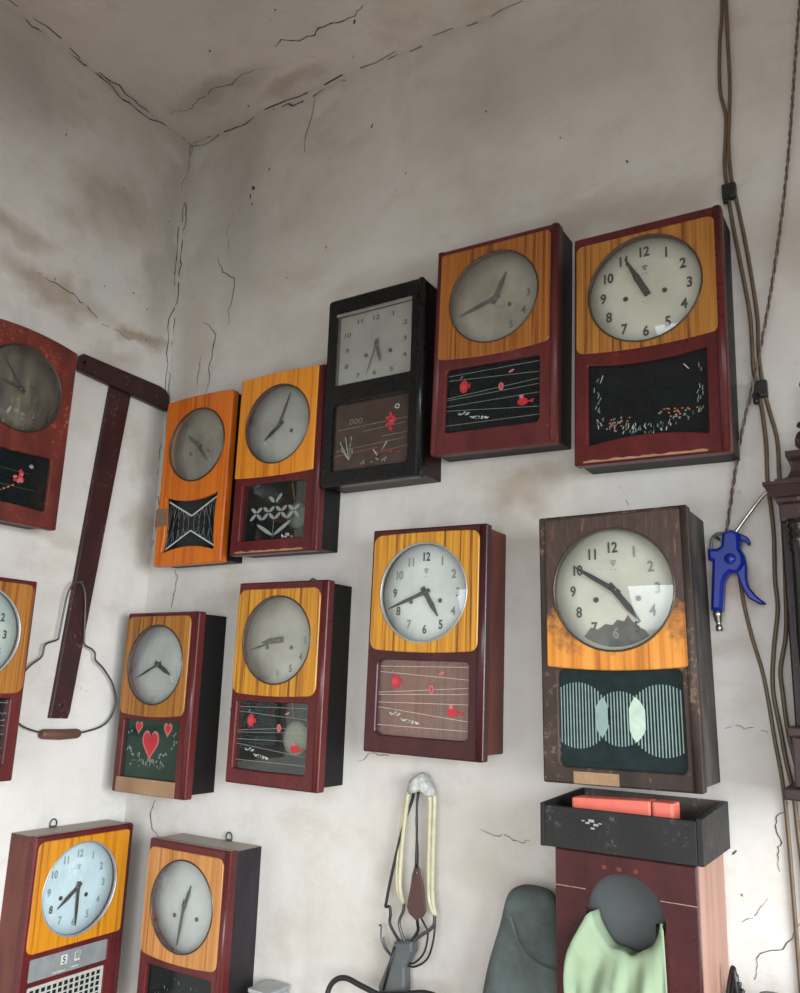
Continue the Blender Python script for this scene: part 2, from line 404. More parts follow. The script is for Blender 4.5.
# ------------------------------------------------------------------ the room
def jag(pts, amp, rnd, depth=3):
    pts = [Vector(p) for p in pts]
    for d in range(depth):
        q = []
        for a, b in zip(pts, pts[1:]):
            l = (b - a).length
            m_ = (a + b) / 2 + Vector((rnd.uniform(-1, 1), rnd.uniform(-1, 1))) * min(l * .16, amp)
            q += [a, m_]
        pts = q + [pts[-1]]; amp *= .7
    return pts
def crack(mb, pts, w, place, rnd, broken=0.0):
    P = jag(pts, .02, rnd)
    n = len(P)
    for i in range(n - 1):
        if rnd.random() < broken: continue
        a, b = P[i], P[i + 1]
        if (b - a).length < 1e-5: continue
        d = (b - a).normalized(); nn = Vector((-d.y, d.x))
        f = lambda t: .62 * w * (.35 + .65 * sin(pi * min(max(t, .06), .94))) * rnd.uniform(.5, 1.2)
        w0, w1 = f(i / n), f((i + 1) / n)
        vs = [mb.bm.verts.new(place(p)) for p in (a + nn * w0 / 2, a - nn * w0 / 2, b - nn * w1 / 2, b + nn * w1 / 2)]
        mb.face(vs, CRACK)
def speck(mb, c, r, place, rnd, n=8):
    r *= .62; rot = rnd.uniform(-.9, .9); e = rnd.uniform(1.2, 2.6)
    vs = []
    for i in range(n):
        a = 2 * pi * i / n; u = r * .75 * rnd.uniform(.5, 1.2) * cos(a); v = r * e * rnd.uniform(.5, 1.1) * sin(a)
        vs.append(mb.bm.verts.new(place(Vector((c[0] + u * cos(rot) - v * sin(rot), c[1] + u * sin(rot) + v * cos(rot))))))
    mb.face(vs, CRACK)
BR = (.30, .225, .155); BR2 = (.36, .29, .22); WH = (.64, .62, .58); GY = (.34, .315, .285)
RB = random.Random(3)
pb = lambda p: (p.x, -.0012, p.y)
mb = MB()
mb.box(-.12, 4.12, 0, .12, -.1, H + .1, plaster('plaster_back', [
    ((.75, 0, 2.42), (.55, .4, .10), .75, BR2), ((1.42, 0, 2.66), (.30, .4, .07), .7, BR2), ((1.05, 0, 2.62), (.5, .4, .09), .35, BR2),
    ((.25, 0, 2.95), (.16, .4, .42), .55, GY), ((.10, 0, 2.6), (.09, .4, .35), .45, BR2), ((1.85, 0, 2.5), (.2, .4, .12), .6, BR2),
    ((.56, 0, 3.29), (.06, .3, .06), 1.0, (.66, .63, .58)), ((.03, 0, 3.28), (.05, .3, .05), .9, WH), ((.95, 0, 1.93), (.10, .3, .07), .6, BR2),
    ((1.20, 0, 2.02), (.10, .3, .06), .7, BR), ((1.64, 0, 1.80), (.06, .3, .06), .7, (.45, .32, .25)), ((1.62, 0, 1.70), (.08, .3, .05), .5, BR2),
    ((1.1, 0, 1.22), (.10, .3, .06), .35, BR2), ((.62, 0, 2.42), (.12, .3, .05), .8, BR), ((1.3, 0, 3.1), (.5, .4, .2), .35, GY)]))
for pts, w, br in (
    ([(.174, 2.883), (.197, 2.825), (.248, 2.796), (.249, 2.721), (.242, 2.637)], .0045, 0),
    ([(.22, 3.02), (.20, 2.95), (.215, 2.89)], .003, .3),
    ([(.136, 2.672), (.194, 2.618), (.185, 2.555), (.171, 2.437)], .0055, 0),
    ([(.136, 2.561), (.134, 2.467)], .004, .2),
    ([(.527, 3.328), (.498, 3.141)], .004, .1),
    ([(1.705, 1.419), (1.684, 1.39), (1.691, 1.351), (1.685, 1.302)], .0035, 0),
    ([(1.711, 1.223), (1.69, 1.191), (1.644, 1.164), (1.632, 1.121)], .0035, 0),
    ([(1.662, 1.255), (1.64, 1.225), (1.615, 1.21)], .002, .2),
    ([(1.102, 1.305), (1.158, 1.303), (1.216, 1.298)], .0026, .1),
    ([(1.596, 1.539), (1.641, 1.539), (1.697, 1.537)], .002, .2),
    ([(.117, 1.27), (.102, 1.233), (.14, 1.179)], .0055, 0),
    ([(.109, 1.902), (.121, 1.844), (.111, 1.792)], .004, 0),
    ([(.78, 1.42), (.86, 1.44), (.89, 1.46)], .003, .1),
    ([(1.42, 2.02), (1.44, 1.94), (1.40, 1.90)], .0025, .4),
    # joint with the left wall
    ([(.006, 3.34), (.006, 3.1), (.010, 2.9), (.004, 2.7), (.012, 2.45)], .007, .05),
    ([(.008, 2.4), (.010, 2.15), (.006, 1.9)], .005, .35),
    # joint with the ceiling
    ([(.0, 3.339), (.2, 3.336), (.42, 3.340), (.56, 3.337)], .010, .25),
    ([(.62, 3.338), (.9, 3.336), (1.2, 3.340)], .006, .6)):
    crack(mb, pts, w, pb, RB, br)
for c, r in (((.30, 3.085), .014), ((.30, 3.03), .006), ((.36, 3.13), .006), ((.74, 3.14), .007), ((.60, 2.80), .006), ((.29, 3.06), .007), ((.86, 2.95), .005),
             ((1.612, 1.325), .005), ((1.62, 1.255), .004), ((1.705, 1.29), .003), ((1.1, 3.05), .006), ((1.3, 2.9), .005), ((1.46, 2.78), .006), ((.46, 2.74), .005)):
    speck(mb, c, r, pb, RB)
struct(mb.build('wall_back', normals=False))

mb = MB(); pl = lambda p: (.0012, p.x, p.y)
mb.box(-.12, 0, -4.12, 0, -.1, H + .1, plaster('plaster_left', [
    ((0, -.28, 2.95), (.4, .20, .16), .65, BR), ((0, -.42, 2.62), (.4, .22, .07), .8, BR), ((0, -.12, 2.60), (.4, .13, .045), 1.0, BR),
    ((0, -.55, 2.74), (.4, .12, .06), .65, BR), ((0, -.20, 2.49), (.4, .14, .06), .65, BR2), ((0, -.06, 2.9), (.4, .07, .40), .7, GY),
    ((0, -.10, 3.26), (.3, .07, .05), 1.0, WH), ((0, -.30, 2.72), (.4, .10, .12), .7, (.56, .55, .54)), ((0, -.6, 3.15), (.4, .2, .2), .6, GY),
    ((0, -.10, 2.25), (.3, .05, .12), .5, BR2), ((0, -.04, 2.02), (.3, .05, .12), .6, BR2), ((0, -.3, 1.95), (.3, .12, .04), .5, BR2)]))
for pts, w, br in (
    ([(-.001, 3.339), (-.15, 3.336), (-.33, 3.340), (-.6, 3.337), (-.9, 3.339)], .008, .15),
    ([(-.006, 3.335), (-.008, 3.05), (-.004, 2.75), (-.009, 2.45), (-.006, 2.2)], .005, .3),
    ([(-.52, 2.66), (-.40, 2.64), (-.28, 2.60), (-.16, 2.58)], .005, .35)):
    crack(mb, pts, w, pl, RB, br)
for i in range(7): speck(mb, (RB.uniform(-.75, -.04), RB.uniform(2.45, 3.2)), RB.uniform(.003, .007), pl, RB)
struct(mb.build('wall_left', normals=False))

mb = MB(); pc = lambda p: (p.x, p.y, H - .0012)
mb.box(-.12, 4.12, -4.12, .12, H, H + .12, plaster('plaster_ceiling', [
    ((.3, -.14, H), (.25, .06, .3), .7, GY), ((.5, -.05, H), (.12, .05, .3), .7, BR2), ((.7, -.5, H), (.5, .4, .3), .5, GY), ((.2, -.35, H), (.25, .2, .3), .4, WH)],
    base=(.64, .605, .565), base2=(.53, .49, .445)))
for pts, w, br in (
    ([(.034, -.138), (.139, -.132), (.2, -.15), (.323, -.147), (.474, -.151)], .004, .2),
    ([(.532, -.202), (.564, -.213), (.658, -.176), (.761, -.177), (.831, -.195)], .006, 0),
    ([(.006, -.01), (.006, -.2), (.010, -.45), (.006, -.8)], .008, .2),
    ([(.01, -.006), (.2, -.008), (.5, -.006), (1.0, -.008)], .008, .35)):
    crack(mb, pts, w, pc, RB, br)
for c, r in (((.36, -.28), .007), ((.78, -.16), .008), ((.62, -.30), .005), ((.30, -.05), .006)): speck(mb, c, r, pc, RB)
struct(mb.build('ceiling', normals=False))
mb = MB(); mb.box(-.12, 4.12, -4.12, .12, -.1, 0, FLOORM); struct(mb.build('floor'))
PLAIN_PL = plaster('plaster_plain', [])
# right wall with a wide window, front wall with the open shop doorway
def wall_ring(name, M4, w, h, hole):
    mb = MB(); mb.plate([(0, 0), (w, 0), (w, h), (0, h)], [hole], -.12, 0, PLAIN_PL)
    mb.bm.transform(M4); return struct(mb.build(name))
wall_ring('wall_right', Matrix.Translation((4.0, -4.0, 0)) @ Matrix.Rotation(pi / 2, 4, 'Z'), 4.0, H, [(1.0, .85), (3.3, .85), (3.3, 2.35), (1.0, 2.35)])
wall_ring('wall_front', Matrix.Translation((0, -4.12, 0)), 4.0, H, [(1.1, .02), (3.7, .02), (3.7, 2.4), (1.1, 2.4)])
wf = MB(); wf.plate([(1.0, .85), (3.3, .85), (3.3, 2.35), (1.0, 2.35)], [[(1.05, .9), (2.12, .9), (2.12, 2.3), (1.05, 2.3)], [(2.18, .9), (3.25, .9), (3.25, 2.3), (2.18, 2.3)]], -.09, -.03, FRAMEW)
wf.bm.transform(Matrix.Translation((4.0, -4.0, 0)) @ Matrix.Rotation(pi / 2, 4, 'Z')); struct(wf.build('window_1'))

# ------------------------------------------------------------------ wall clocks
def fish_picture(mb, U, y, line_m=None, bright=1):
    """paint on the glass: lines of a score with little red fish, white fish below"""
    lm = line_m or P_LINE
    def q(px, py):
        u = (px - 50) / 660; top = 70 + 25 * u; bot = 620 + 62 * u
        return U(2 * u - 1, 1 - 2 * (py - top) / (bot - top))
    for a, b in (((55, 120), (715, 135)), ((58, 160), (715, 232)), ((48, 314), (715, 290)), ((46, 330), (715, 338)), ((46, 385), (715, 414)), ((46, 420), (710, 540)), ((44, 550), (708, 608))):
        mb.line(q(*a), q(*b), .0009, y, lm)
    c = q(174, 236); mb.ell(c, .0115, .0155, y - .0003, P_RED)
    for d in (-.004, .001, .006): mb.ell((c[0] + d - .002, c[1]), .0010, .010 - abs(d), y - .0006, P_PINK)
    mb.flat([(c[0] + .010, c[1]), (c[0] + .0165, c[1] + .008), (c[0] + .0165, c[1] - .007)], y - .0003, P_RED)
    mb.line((c[0] - .010, c[1] + .020), (c[0] - .004, c[1] + .026), .002, y - .0003, P_GREYW)
    c = q(440, 298); mb.ell(c, .0065, .0095, y - .0003, P_PINK); mb.ell((c[0], c[1]), .002, .006, y - .0006, P_RED)
    c = q(510, 178); mb.ell(c, .0075, .0028, y - .0003, P_PINK, .4)
    c = q(590, 470); mb.ell(c, .0125, .009, y - .0003, P_RED); mb.ell((c[0] - .003, c[1] + .012), .005, .005, y - .0004, P_PINK)
    mb.flat([(c[0] + .009, c[1]), (c[0] + .027, c[1] + .004), (c[0] + .024, c[1] - .005)], y - .0003, P_RED)
    r = random.Random(12)
    for (px_, py_, L, n_, sl) in ((180, 474, .0135, 22, .0), (290, 530, .024, 34, -.14)):
        c = q(px_, py_)
        for k in range(n_):
            t = r.uniform(-1, 1); wz = .0052 * (1 - t * t) ** .5
            mb.ell((c[0] + L * t, c[1] + L * t * sl + r.uniform(-wz, wz) * .8), r.uniform(.0015, .0032), r.uniform(.0007, .0013), y - .0003 - k * .00001, r.choice([P_WHITE, P_WHITE, P_GREYW]), r.uniform(-.5, .5), 7)
def grass(mb, pts, y, m, rnd, ln=.008, w=.0016):
    for x, z in pts:
        a = rnd.uniform(-.5, .5) + pi / 2
        mb.line((x, z), (x + ln * cos(a), z + ln * sin(a) * rnd.uniform(.7, 1.2)), w, y, m)
def flower_picture(mb, U, y):
    r = random.Random(5)
    for i in range(70):
        u = r.uniform(-.85, .9); c = abs(u)
        v = -.78 + .38 * c ** 1.6 + r.uniform(-.10, .14)
        p = U(u, v); grass(mb, [p], y, r.choice([P_GREYW, P_WHITE, P_GREEN, P_GREYW]), r, .007, .0016)
    for cx, cv in ((-.52, -.50), (.45, -.42)):
        for i in range(26):
            p = U(cx + r.gauss(0, .12), cv + r.gauss(0, .09)); mb.ell(p, .0022, .0018, y - .0003, r.choice([P_ORANGE, P_ORANGE, P_GREYW]), n=7)
    for u in (-.9, .9):
        for i in range(9):
            p = U(u * r.uniform(.9, 1.02), r.uniform(-.25, .65)); grass(mb, [p], y, P_GREYW, r, .009, .0018)
    p = U(-.8, .55); mb.line(p, (p[0] + .006, p[1] + .016), .0016, y, P_WHITE)
    p = U(.62, .72); mb.line(p, (p[0] + .010, p[1] - .012), .0018, y, P_WHITE)
def leaf_picture(mb, U, y):
    def leaf(a, b, w=.0048):
        A, B = U(*a), U(*b); c = ((A[0] + B[0]) / 2, (A[1] + B[1]) / 2); l = math.hypot(B[0] - A[0], B[1] - A[1]) / 2
        mb.ell(c, l, w, y, P_GREYW, math.atan2(B[1] - A[1], B[0] - A[0]), 10)
    xs = [-.75, -.36, .03, .42, .80]
    for i, x in enumerate(xs[:-1]):
        leaf((x + .02, .17), (x + .19, .0)); leaf((x + .37, .17), (x + .20, .0))
        leaf((x + .0, -.27), (x + .18, -.05)); leaf((x + .38, -.27), (x + .20, -.05))
    leaf((-.18, .55), (.0, .33)); leaf((.22, .62), (.04, .33))
    leaf((.0, -.84), (-.52, -.42), .005); leaf((.02, -.84), (.55, -.36), .005)
    mb.line(U(.01, -.22), U(.0, -.92), .0012, y, P_GREYW)
    r = random.Random(2)
    for i in range(10):
        p = U(.30 + r.uniform(0, .3), -.80 - r.uniform(0, .14)); mb.ell(p, .004, .0022, y, P_WHITE, r.uniform(-1, 1), 6)
def cross_picture(mb, U, y):
    def V(s):
        a, b, c = U(-.93, s * .86), U(.0, s * .26), U(.93, s * .86)
        mb.line(a, b, .0042, y - .0005, P_WHITE); mb.line(b, c, .0042, y - .0005, P_WHITE)
    V(1); V(-1)
    for i, x in enumerate((.20, .40, .60, .80)):
        for s in (-1, 1):
            c = U(s * x, 0); rz = .020 + .012 * i + .006
            mb.loopline(c, .0105, rz, .0012, y, P_GREYW); 
    for s in (-1, 1):
        mb.line(U(s * .92, -.8), U(s * .97, .7), .0012, y, P_GREYW); mb.line(U(s * .80, .55), U(s * .97, -.75), .0012, y, P_GREYW)
        mb.line(U(s * .55, .45), U(s * .85, -.55), .001, y, P_GREYW)
def heart(mb, c, s, y, m):
    P = []
    for i in range(28):
        t = 2 * pi * i / 28
        P.append((c[0] + s * .78 * (sin(t) ** 3), c[1] + s * (13 * cos(t) - 5 * cos(2 * t) - 2 * cos(3 * t) - cos(4 * t)) / 15))
    mb.flat(P, y, m)
def heart_picture(mb, U, y):
    heart(mb, U(-.05, .20), .041, y, P_PINK); heart(mb, U(-.05, .20), .034, y - .0004, P_RED)
    heart(mb, U(-.52, .74), .018, y, P_PINK); heart(mb, U(-.52, .74), .012, y - .0004, P_RED)
    heart(mb, U(.54, .72), .020, y, P_PINK); heart(mb, U(.54, .72), .012, y - .0004, P_RED)
    r = random.Random(9)
    for i in range(34):
        p = U(r.uniform(-.75, .55), -.42 - r.uniform(0, .22)); grass(mb, [p], y, r.choice([P_GREYW, P_WHITE]), r, .008, .0013)
    for cx in (-.55, .40):
        for k in range(9):
            p = U(cx + r.gauss(0, .10), -.20 + r.gauss(0, .05)); mb.ell(p, .004, .0025, y, P_GREYW, r.uniform(0, 3), 7)
    for u in (-.82, .80):
        for k in range(6): p = U(u + r.uniform(-.08, .08), r.uniform(-.1, .9)); mb.ell(p, .002, .004, y, P_GREYW, r.uniform(-.6, .6), 7)
def plant_picture(mb, U, y):
    for a, b in (((-.9, .22), (.95, .30)), ((-.2, .08), (.9, .16)), ((-.9, -.40), (.9, -.28)), ((.3, -.15), (.95, -.12)), ((-.95, -.55), (.2, -.45)), ((.1, -.62), (.95, -.50))):
        mb.line(U(*a), U(*b), .0008, y, P_ORANGE if a[1] < -.5 else P_GREYW)
    b0 = U(-.55, -.72)
    for dx, dz in ((-.9, .62), (-.75, .40), (-.4, .75), (.05, .5), (.15, .75), (.3, .30)):
        p = (b0[0] + dx * .030, b0[1] + dz * .075); mb.line(b0, p, .0014, y, P_WHITE if dx < 0 else P_GREYW); mb.ell(p, .0022, .006, y, P_GREYW, .3)
    b1 = U(.22, -.72)
    for dx, dz in ((-.5, .30), (-.25, .2), (.9, .55), (.6, .35)):
        p = (b1[0] + dx * .028, b1[1] + dz * .065); mb.line(b1, p, .0022, y, P_WHITE)
    r = random.Random(4)
    for i in range(14): mb.ell(U(r.uniform(-.35, .5), -.80 + r.uniform(-.06, .06)), .003, .0018, y, P_GREYW, r.uniform(0, 3), 6)
    c = U(.56, .24); 
    for i in range(16): mb.ell((c[0] + r.gauss(0, .007), c[1] + r.gauss(0, .008)), .005, .004, y - .0003 - i * .00002, P_RED, r.uniform(0, 3), 7)
    for i in range(5): mb.ell((c[0] + r.gauss(0, .004), c[1] + r.gauss(0, .005)), .0025, .0018, y - .0009, P_PINK, r.uniform(0, 3), 6)
    c = U(.68, .66); mb.loopline(c, .006, .005, .0022, y, P_WHITE, 12)
    for k in range(3): mb.loopline(U(-.52 + .12 * k, .42), .005, .006, .0012, y, P_GREYW, 10)
    mb.ell(U(.55, -.62), .004, .002, y, P_RED); mb.ell(U(.75, -.66), .004, .002, y, P_RED)
def circle_picture(mb, U, y):
    C = [(U(-.60, .02), .043), (U(-.02, -.02), .038), (U(.62, -.02), .044)]
    C = [((-.077, -.129), .060), ((.003, -.133), .049), ((.080, -.134), .063)]
    x = -.109
    while x < .117:
        for (c, r) in C:
            if abs(x - c[0]) < r and x > -.111 and x < .118:
                hh = math.sqrt(r * r - (x - c[0]) ** 2); mb.line((x, c[1] - hh), (x, c[1] + hh), .0023, y, P_STRIPE)
        x += .0060
    for a, b in ((C[0], C[1]), (C[1], C[2])):
        P = []
        x0 = b[0][0] - b[1]; x1 = a[0][0] + a[1]
        up = []; dn = []
        for i in range(13):
            xx = x0 + (x1 - x0) * i / 12
            ha = math.sqrt(max(0, a[1] ** 2 - (xx - a[0][0]) ** 2)); hb = math.sqrt(max(0, b[1] ** 2 - (xx - b[0][0]) ** 2))
            t = min(a[0][1] + ha, b[0][1] + hb); bt = max(a[0][1] - ha, b[0][1] - hb)
            if t > bt: up.append((xx, t)); dn.append((xx, bt))
        if len(up) > 2: mb.flat(dn + up[::-1], y - .0003, P_PALE if a is C[1] else P_STRIPE)
def old_picture(mb, U, y):
    c = U(.30, .02); 
    r = random.Random(8)
    for i in range(14): mb.ell((c[0] + r.gauss(0, .006), c[1] + r.gauss(0, .006)), .006, .004, y - .0002 - i * .00002, r.choice([P_RED, P_RED, P_PINK]), r.uniform(0, 3), 7)
    mb.ell(U(.55, .55), .006, .005, y, P_GREYW)
    for k in range(6): mb.ell(U(-.35 + .10 * k, -.72 + .09 * k), .0045, .002, y, P_ORANGE, .6, 7)
    mb.line(U(-.38, -.72), U(-.60, -.45), .0014, y, P_GREYW); mb.line(U(-.9, .3), U(.5, .25), .0008, y, P_GREEN)
    mb.line(U(-.9, -.3), U(.7, -.3), .0008, y, P_GREEN)
def dash_picture(mb, U, y):
    r = random.Random(6)
    for i in range(26): grass(mb, [U(r.uniform(-.9, .9), r.uniform(-.9, .9))], y, r.choice([P_GREYW, P_GREEN]), r, .007, .0014)

def hand_plate(mb, ang, L, w, y, m, tail=.014, tipw=.25, bulge=0):
    a = radians(ang); d = (sin(a), cos(a)); n = (cos(a), -sin(a))
    prof = [(-tail, w * .55), (0, w * .6), (L * .30, w * .5 + bulge * .5), (L * .55, w * .5 + bulge), (L * .8, w * .32), (L, w * tipw * .5)]
    P = [(d[0] * t + n[0] * ww, d[1] * t + n[1] * ww) for t, ww in prof] + [(d[0] * t - n[0] * ww, d[1] * t - n[1] * ww) for t, ww in prof[::-1]]
    return P
CLOCK_GROUP = 'old wall clocks hung for display'
def make_clock(S):
    w, h, d = S['w'], S['h'], S['d']
    if S.get('left'): root = empty('wall_clock', (0.0008, S['x'], S['z']), (0, -S.get('r', 0), pi / 2))
    else: root = empty('wall_clock', (S['x'], -.0008, S['z']), (0, -S.get('r', 0), 0))
    tag(root, S['label'], 'clock', CLOCK_GROUP)
    dt = .024                                   # door thickness
    ins = S.get('ins', .007)
    body_top = h / 2 - ins * .6
    # case: open-fronted box
    mb = MB(); W2 = w / 2 - S.get('insx', .002)
    top_bow = S.get('top_bow', 0)
    mb.plate(rrect(-W2, W2, -h / 2 + ins, body_top, .002, (0, 0, top_bow, 0)), [rrect(-W2 + .012, W2 - .012, -h / 2 + ins + .012, body_top - .012, .002)], -(d - dt), 0, S['side'], .001)
    mb.box(-W2 + .011, W2 - .011, -.012, -.002, -h / 2 + ins + .011, body_top - .011, S.get('back', MAHOGANY))
    case = mb.build('case', root)
    # door
    cx, cz, R = S.get('dial', (-.003, .100, .108))
    win = S['win']
    wo = rrect(*win['box'], win.get('r', .006), win.get('bows', (0, 0, 0, 0)))
    if S.get('square'): hole = rrect(*S['square'], .004)
    else: hole = circle(cx, cz, R + .001)
    mb = MB(); yf = -d
    extra = [] if not win.get('second') else [rrect(*win['second'], .004)]
    drop = S.get('open_bottom')
    outer = rrect(-w / 2, w / 2, -h / 2, h / 2, S.get('cr', .004), (0, 0, top_bow, 0))
    mb.plate(outer, [hole, wo] + extra, yf, -(d - dt), S['door'], .0035, .002)
    if S.get('rail', True):                     # rounded stiles along both edges
        for sx in ((-1, 1) if S.get('rails') == 2 else (1,)):
            xx = sx * (w / 2 - .0085)
            ring = [(xx + .0075 * cos(t), yf - .0045 * sin(t)) for t in [pi * i / 8 for i in range(9)]]
            prev = None
            rows = [[mb.bm.verts.new((x_, y_, z_)) for x_, y_ in ring] for z_ in (-h / 2 + .003, h / 2 - .003)]
            for i in range(8):
                f = mb.face((rows[0][i], rows[0][i + 1], rows[1][i + 1], rows[1][i]), S['door']); f.smooth = True
            mb.face(rows[0], S['door']); mb.face(rows[1], S['door'])
    for (x0, x1, z0, z1, mm) in S.get('door_patches', []): mb.box(x0, x1, yf - .0008, yf + .001, z0, z1, mm)
    door = mb.build('door', root)
    if S.get('edge'):                           # thin pale ragged strip along the lower edge
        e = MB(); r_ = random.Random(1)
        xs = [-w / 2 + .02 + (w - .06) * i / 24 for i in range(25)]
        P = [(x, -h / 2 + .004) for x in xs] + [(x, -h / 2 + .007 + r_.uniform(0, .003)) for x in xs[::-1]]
        e.plate(P, [], yf - .0006, yf + .001, S['edge']); o = e.build('pale_edge', door)
    yp = yf
    if S.get('panel'):
        px0, px1, pz0, pz1 = S['panel']
        mb = MB(); yp = yf - .0035
        ph = rrect(*S['square'], .004) if S.get('square') else circle(cx, cz, R)
        mb.plate(rrect(px0, px1, pz0, pz1, S.get('pr', .022), S.get('pbow', (.006, 0, 0, 0))), [ph], yp, yf + .002, S['pmat'], .0018)
        mb.build('veneer_panel', root)
    ydial = yf + .013
    if S.get('square'):
        x0, x1, z0, z1 = S['square']
        mb = MB(); mb.box(x0 - .004, x1 + .004, ydial, ydial + .002, z0 - .004, z1 + .004, S['dmat'])
        mx, mz = (x0 + x1) / 2, (z0 + z1) / 2; hx, hz = (x1 - x0) / 2 * .80, (z1 - z0) / 2 * .78
        for k, t in enumerate(['12', '1', '2', '3', '4', '5', '6', '7', '8', '9', '10', '11']):
            a = 2 * pi * k / 12; s_ = 1 / max(abs(sin(a)) / 1.0, abs(cos(a)) / 1.0)
            mb.text(t, (mx + hx * sin(a) * s_ * (.98), mz + hz * cos(a) * s_), .0125, ydial - .0006, S['ink'], .03, 1.5)
        for k in range(60):
            a = 2 * pi * k / 60
            mb.ell((mx + .035 * sin(a), mz + .035 * cos(a)), .0005, .0005, ydial - .0006, S['ink'], n=5)
        mb.build('dial', root)
        mb = MB(); mb.plate(rrect(x0 - .001, x1 + .001, z0 - .001, z1 + .001, .003), [], yf + .0010, yf + .0035, S['dglass']); mb.build('dial_glass', root)
        mb = MB(); mb.box(x0 - .003, x1 + .003, yf - .004, yf + .001, z1 - .003, z1 + .004, STEEL, .001); mb.build('metal_strip', root)
        cx, cz = S.get('hub', (mx, mz))
    else:
        mb = MB(); n = 48
        mb.lathe([(.0001, ydial - .0012), (R * .6, ydial - .0008), (R + .004, ydial), (R + .004, ydial + .002)], (cx, 0, cz), S['dmat'], n=n)
        rn = R * S.get('rn', .73); ht = S.get('nh', .020)
        for k in range(12):
            t = str(12 if k == 0 else k); mt = S['nums'].get(k if k else 12) if S.get('nums') else None
            if mt is None: continue
            a = 2 * pi * k / 12
            mb.text(t, (cx + rn * sin(a), cz + rn * cos(a)), ht, ydial - .0020, mt, S.get('bold', .028), .85)
        if S.get('mark'):                       # small printed mark below the twelve
            z_ = cz + R * .45; mm = S['mark']
            for sx in (-1, 1): mb.line((cx + sx * .001, z_ - .006), (cx + sx * .005, z_ + .003), .0011, ydial - .0022, mm)
            mb.line((cx, z_ - .007), (cx, z_ + .006), .0011, ydial - .0022, mm); mb.line((cx - .006, z_ + .003), (cx + .006, z_ + .003), .001, ydial - .0022, mm)
            for sx in (-1, 1): mb.ell((cx + sx * .004, z_ - .014), .0014, .0012, ydial - .0022, mm, n=6)
            for sx in (-1, 0, 1): mb.ell((cx + sx * .005, cz - R * .20 - (sx == 0) * .004), .0012, .0011, ydial - .0022, mm, n=6)
        if S.get('smudge'):                     # dirt settled at the foot of the dial
            r_ = random.Random(3); P = [(-.058, -.082), (-.048, -.070), (-.034, -.074), (-.020, -.064), (-.006, -.066), (.004, -.056), (.016, -.060), (.024, -.048), (.032, -.060), (.044, -.070), (.056, -.078)]
            arc = [(cx + R * .92 * sin(a_), cz - R * .92 * cos(a_)) for a_ in [.62 - 1.24 * i / 12 for i in range(13)]]
            mb.flat([(cx + a, cz + b) for a, b in P] + arc, ydial - .0017, S['smudge'])
        mb.build('dial', root)
        mb = MB(); yb = yp
        mb.lathe([(R - .002, yb + .006), (R - .0025, yb - .0008), (R - .001, yb - .0022), (R + .0008, yb - .0018), (R + .0018, yb + .002), (R - .002, yb + .006)], (cx, 0, cz), S.get('bez', BRONZE), n=n)
        mb.build('bezel', root)
        mb = MB(); Rg = R - .002; bulge = .016
        prof = [(max(Rg * sin(t * pi / 2 / 9), .0001), yb - .001 - bulge * (1 - (sin(t * pi / 2 / 9)) ** 2)) for t in range(10)]
        mb.lathe(prof, (cx, 0, cz), S['dglass'], n=n); 
        for f in list(mb.bm.faces):
            if len(f.verts) > 4: mb.bm.faces.remove(f)
        mb.build('dial_glass', root)
    # hands: parts of their own, lifted above the dial
    for nm, key, yy in (('hour_hand', 'hour', ydial - .0045), ('minute_hand', 'minute', ydial - .0075)):
        a, L, wd = S[key]; mb = MB()
        P = hand_plate(mb, a, L, wd, yy, S['hmat'], bulge=S.get('bulge', .0012) if key == 'hour' else 0)
        mb.plate([(cx + p[0], cz + p[1]) for p in P], [], yy - .0008, yy, S['hmat'])
        mb.lathe([(.0001, yy - .0016), (.006, yy - .0014), (.006, yy)], (cx, 0, cz), S['hmat'], n=14)
        if nm == 'hour_hand': mb.lathe([(.0025, ydial - .0115), (.0025, ydial - .001)], (cx, 0, cz), S['hmat'], n=10)
        mb.build(nm, root)
    for (hx, hz) in S.get('holes', [(-.038, -.018), (.038, -.018)]):
        mb = MB(); mb.lathe([(.0028, ydial - .0014), (.0030, ydial - .0030), (.0050, ydial - .0030), (.0054, ydial - .0010)], (cx + hx, 0, cz + hz), BRASS if S.get('brass') else BRONZE, n=16)
        mb.lathe([(.0001, ydial - .0022), (.0032, ydial - .0020)], (cx + hx, 0, cz + hz), DARK, n=14); mb.build('winding_hole', root)
    # lower window
    x0, x1, z0, z1 = win['box']; yg = yf + .010
    def U(u, v): return ((x0 + x1) / 2 + u * (x1 - x0) / 2, (z0 + z1) / 2 + v * (z1 - z0) / 2)
    mb = MB(); big = rrect(x0 - .004, x1 + .004, z0 - .004, z1 + .004, .003, tuple(max(0, b) for b in win.get('bows', (0, 0, 0, 0))))
    mb.plate(big, [], yg, yg + .002, win['glass'])
    if win.get('pic'): win['pic'](mb, U, yg - .0006)
    mb.build(win.get('name', 'painted_glass'), root, normals=not win.get('pic'))
    if win.get('ledge'):
        lx0, lx1, lz0, lz1 = win['ledge']; mb = MB(); mb.box(lx0, lx1, yf - .001, yf + .012, lz0, lz1, FRAME_BARE, .001); mb.build('bare_wood_ledge', root)
    if S.get('pendulum'):
        bx, bz, br, pm = S['pendulum']; yq = -(d - dt) * .80
        mb = MB(); mb.tube([(cx, yq, cz - .02), (bx, yq, bz)], .0018, BRASS, 8); pr = mb.build('pendulum_rod', root)
        mb = MB(); mb.lathe([(.0001, yq - .007), (br * .7, yq - .0055), (br, yq - .001), (br, yq + .002), (.0001, yq + .005)], (bx, 0, bz), pm, n=32); mb.build('pendulum_bob', pr)
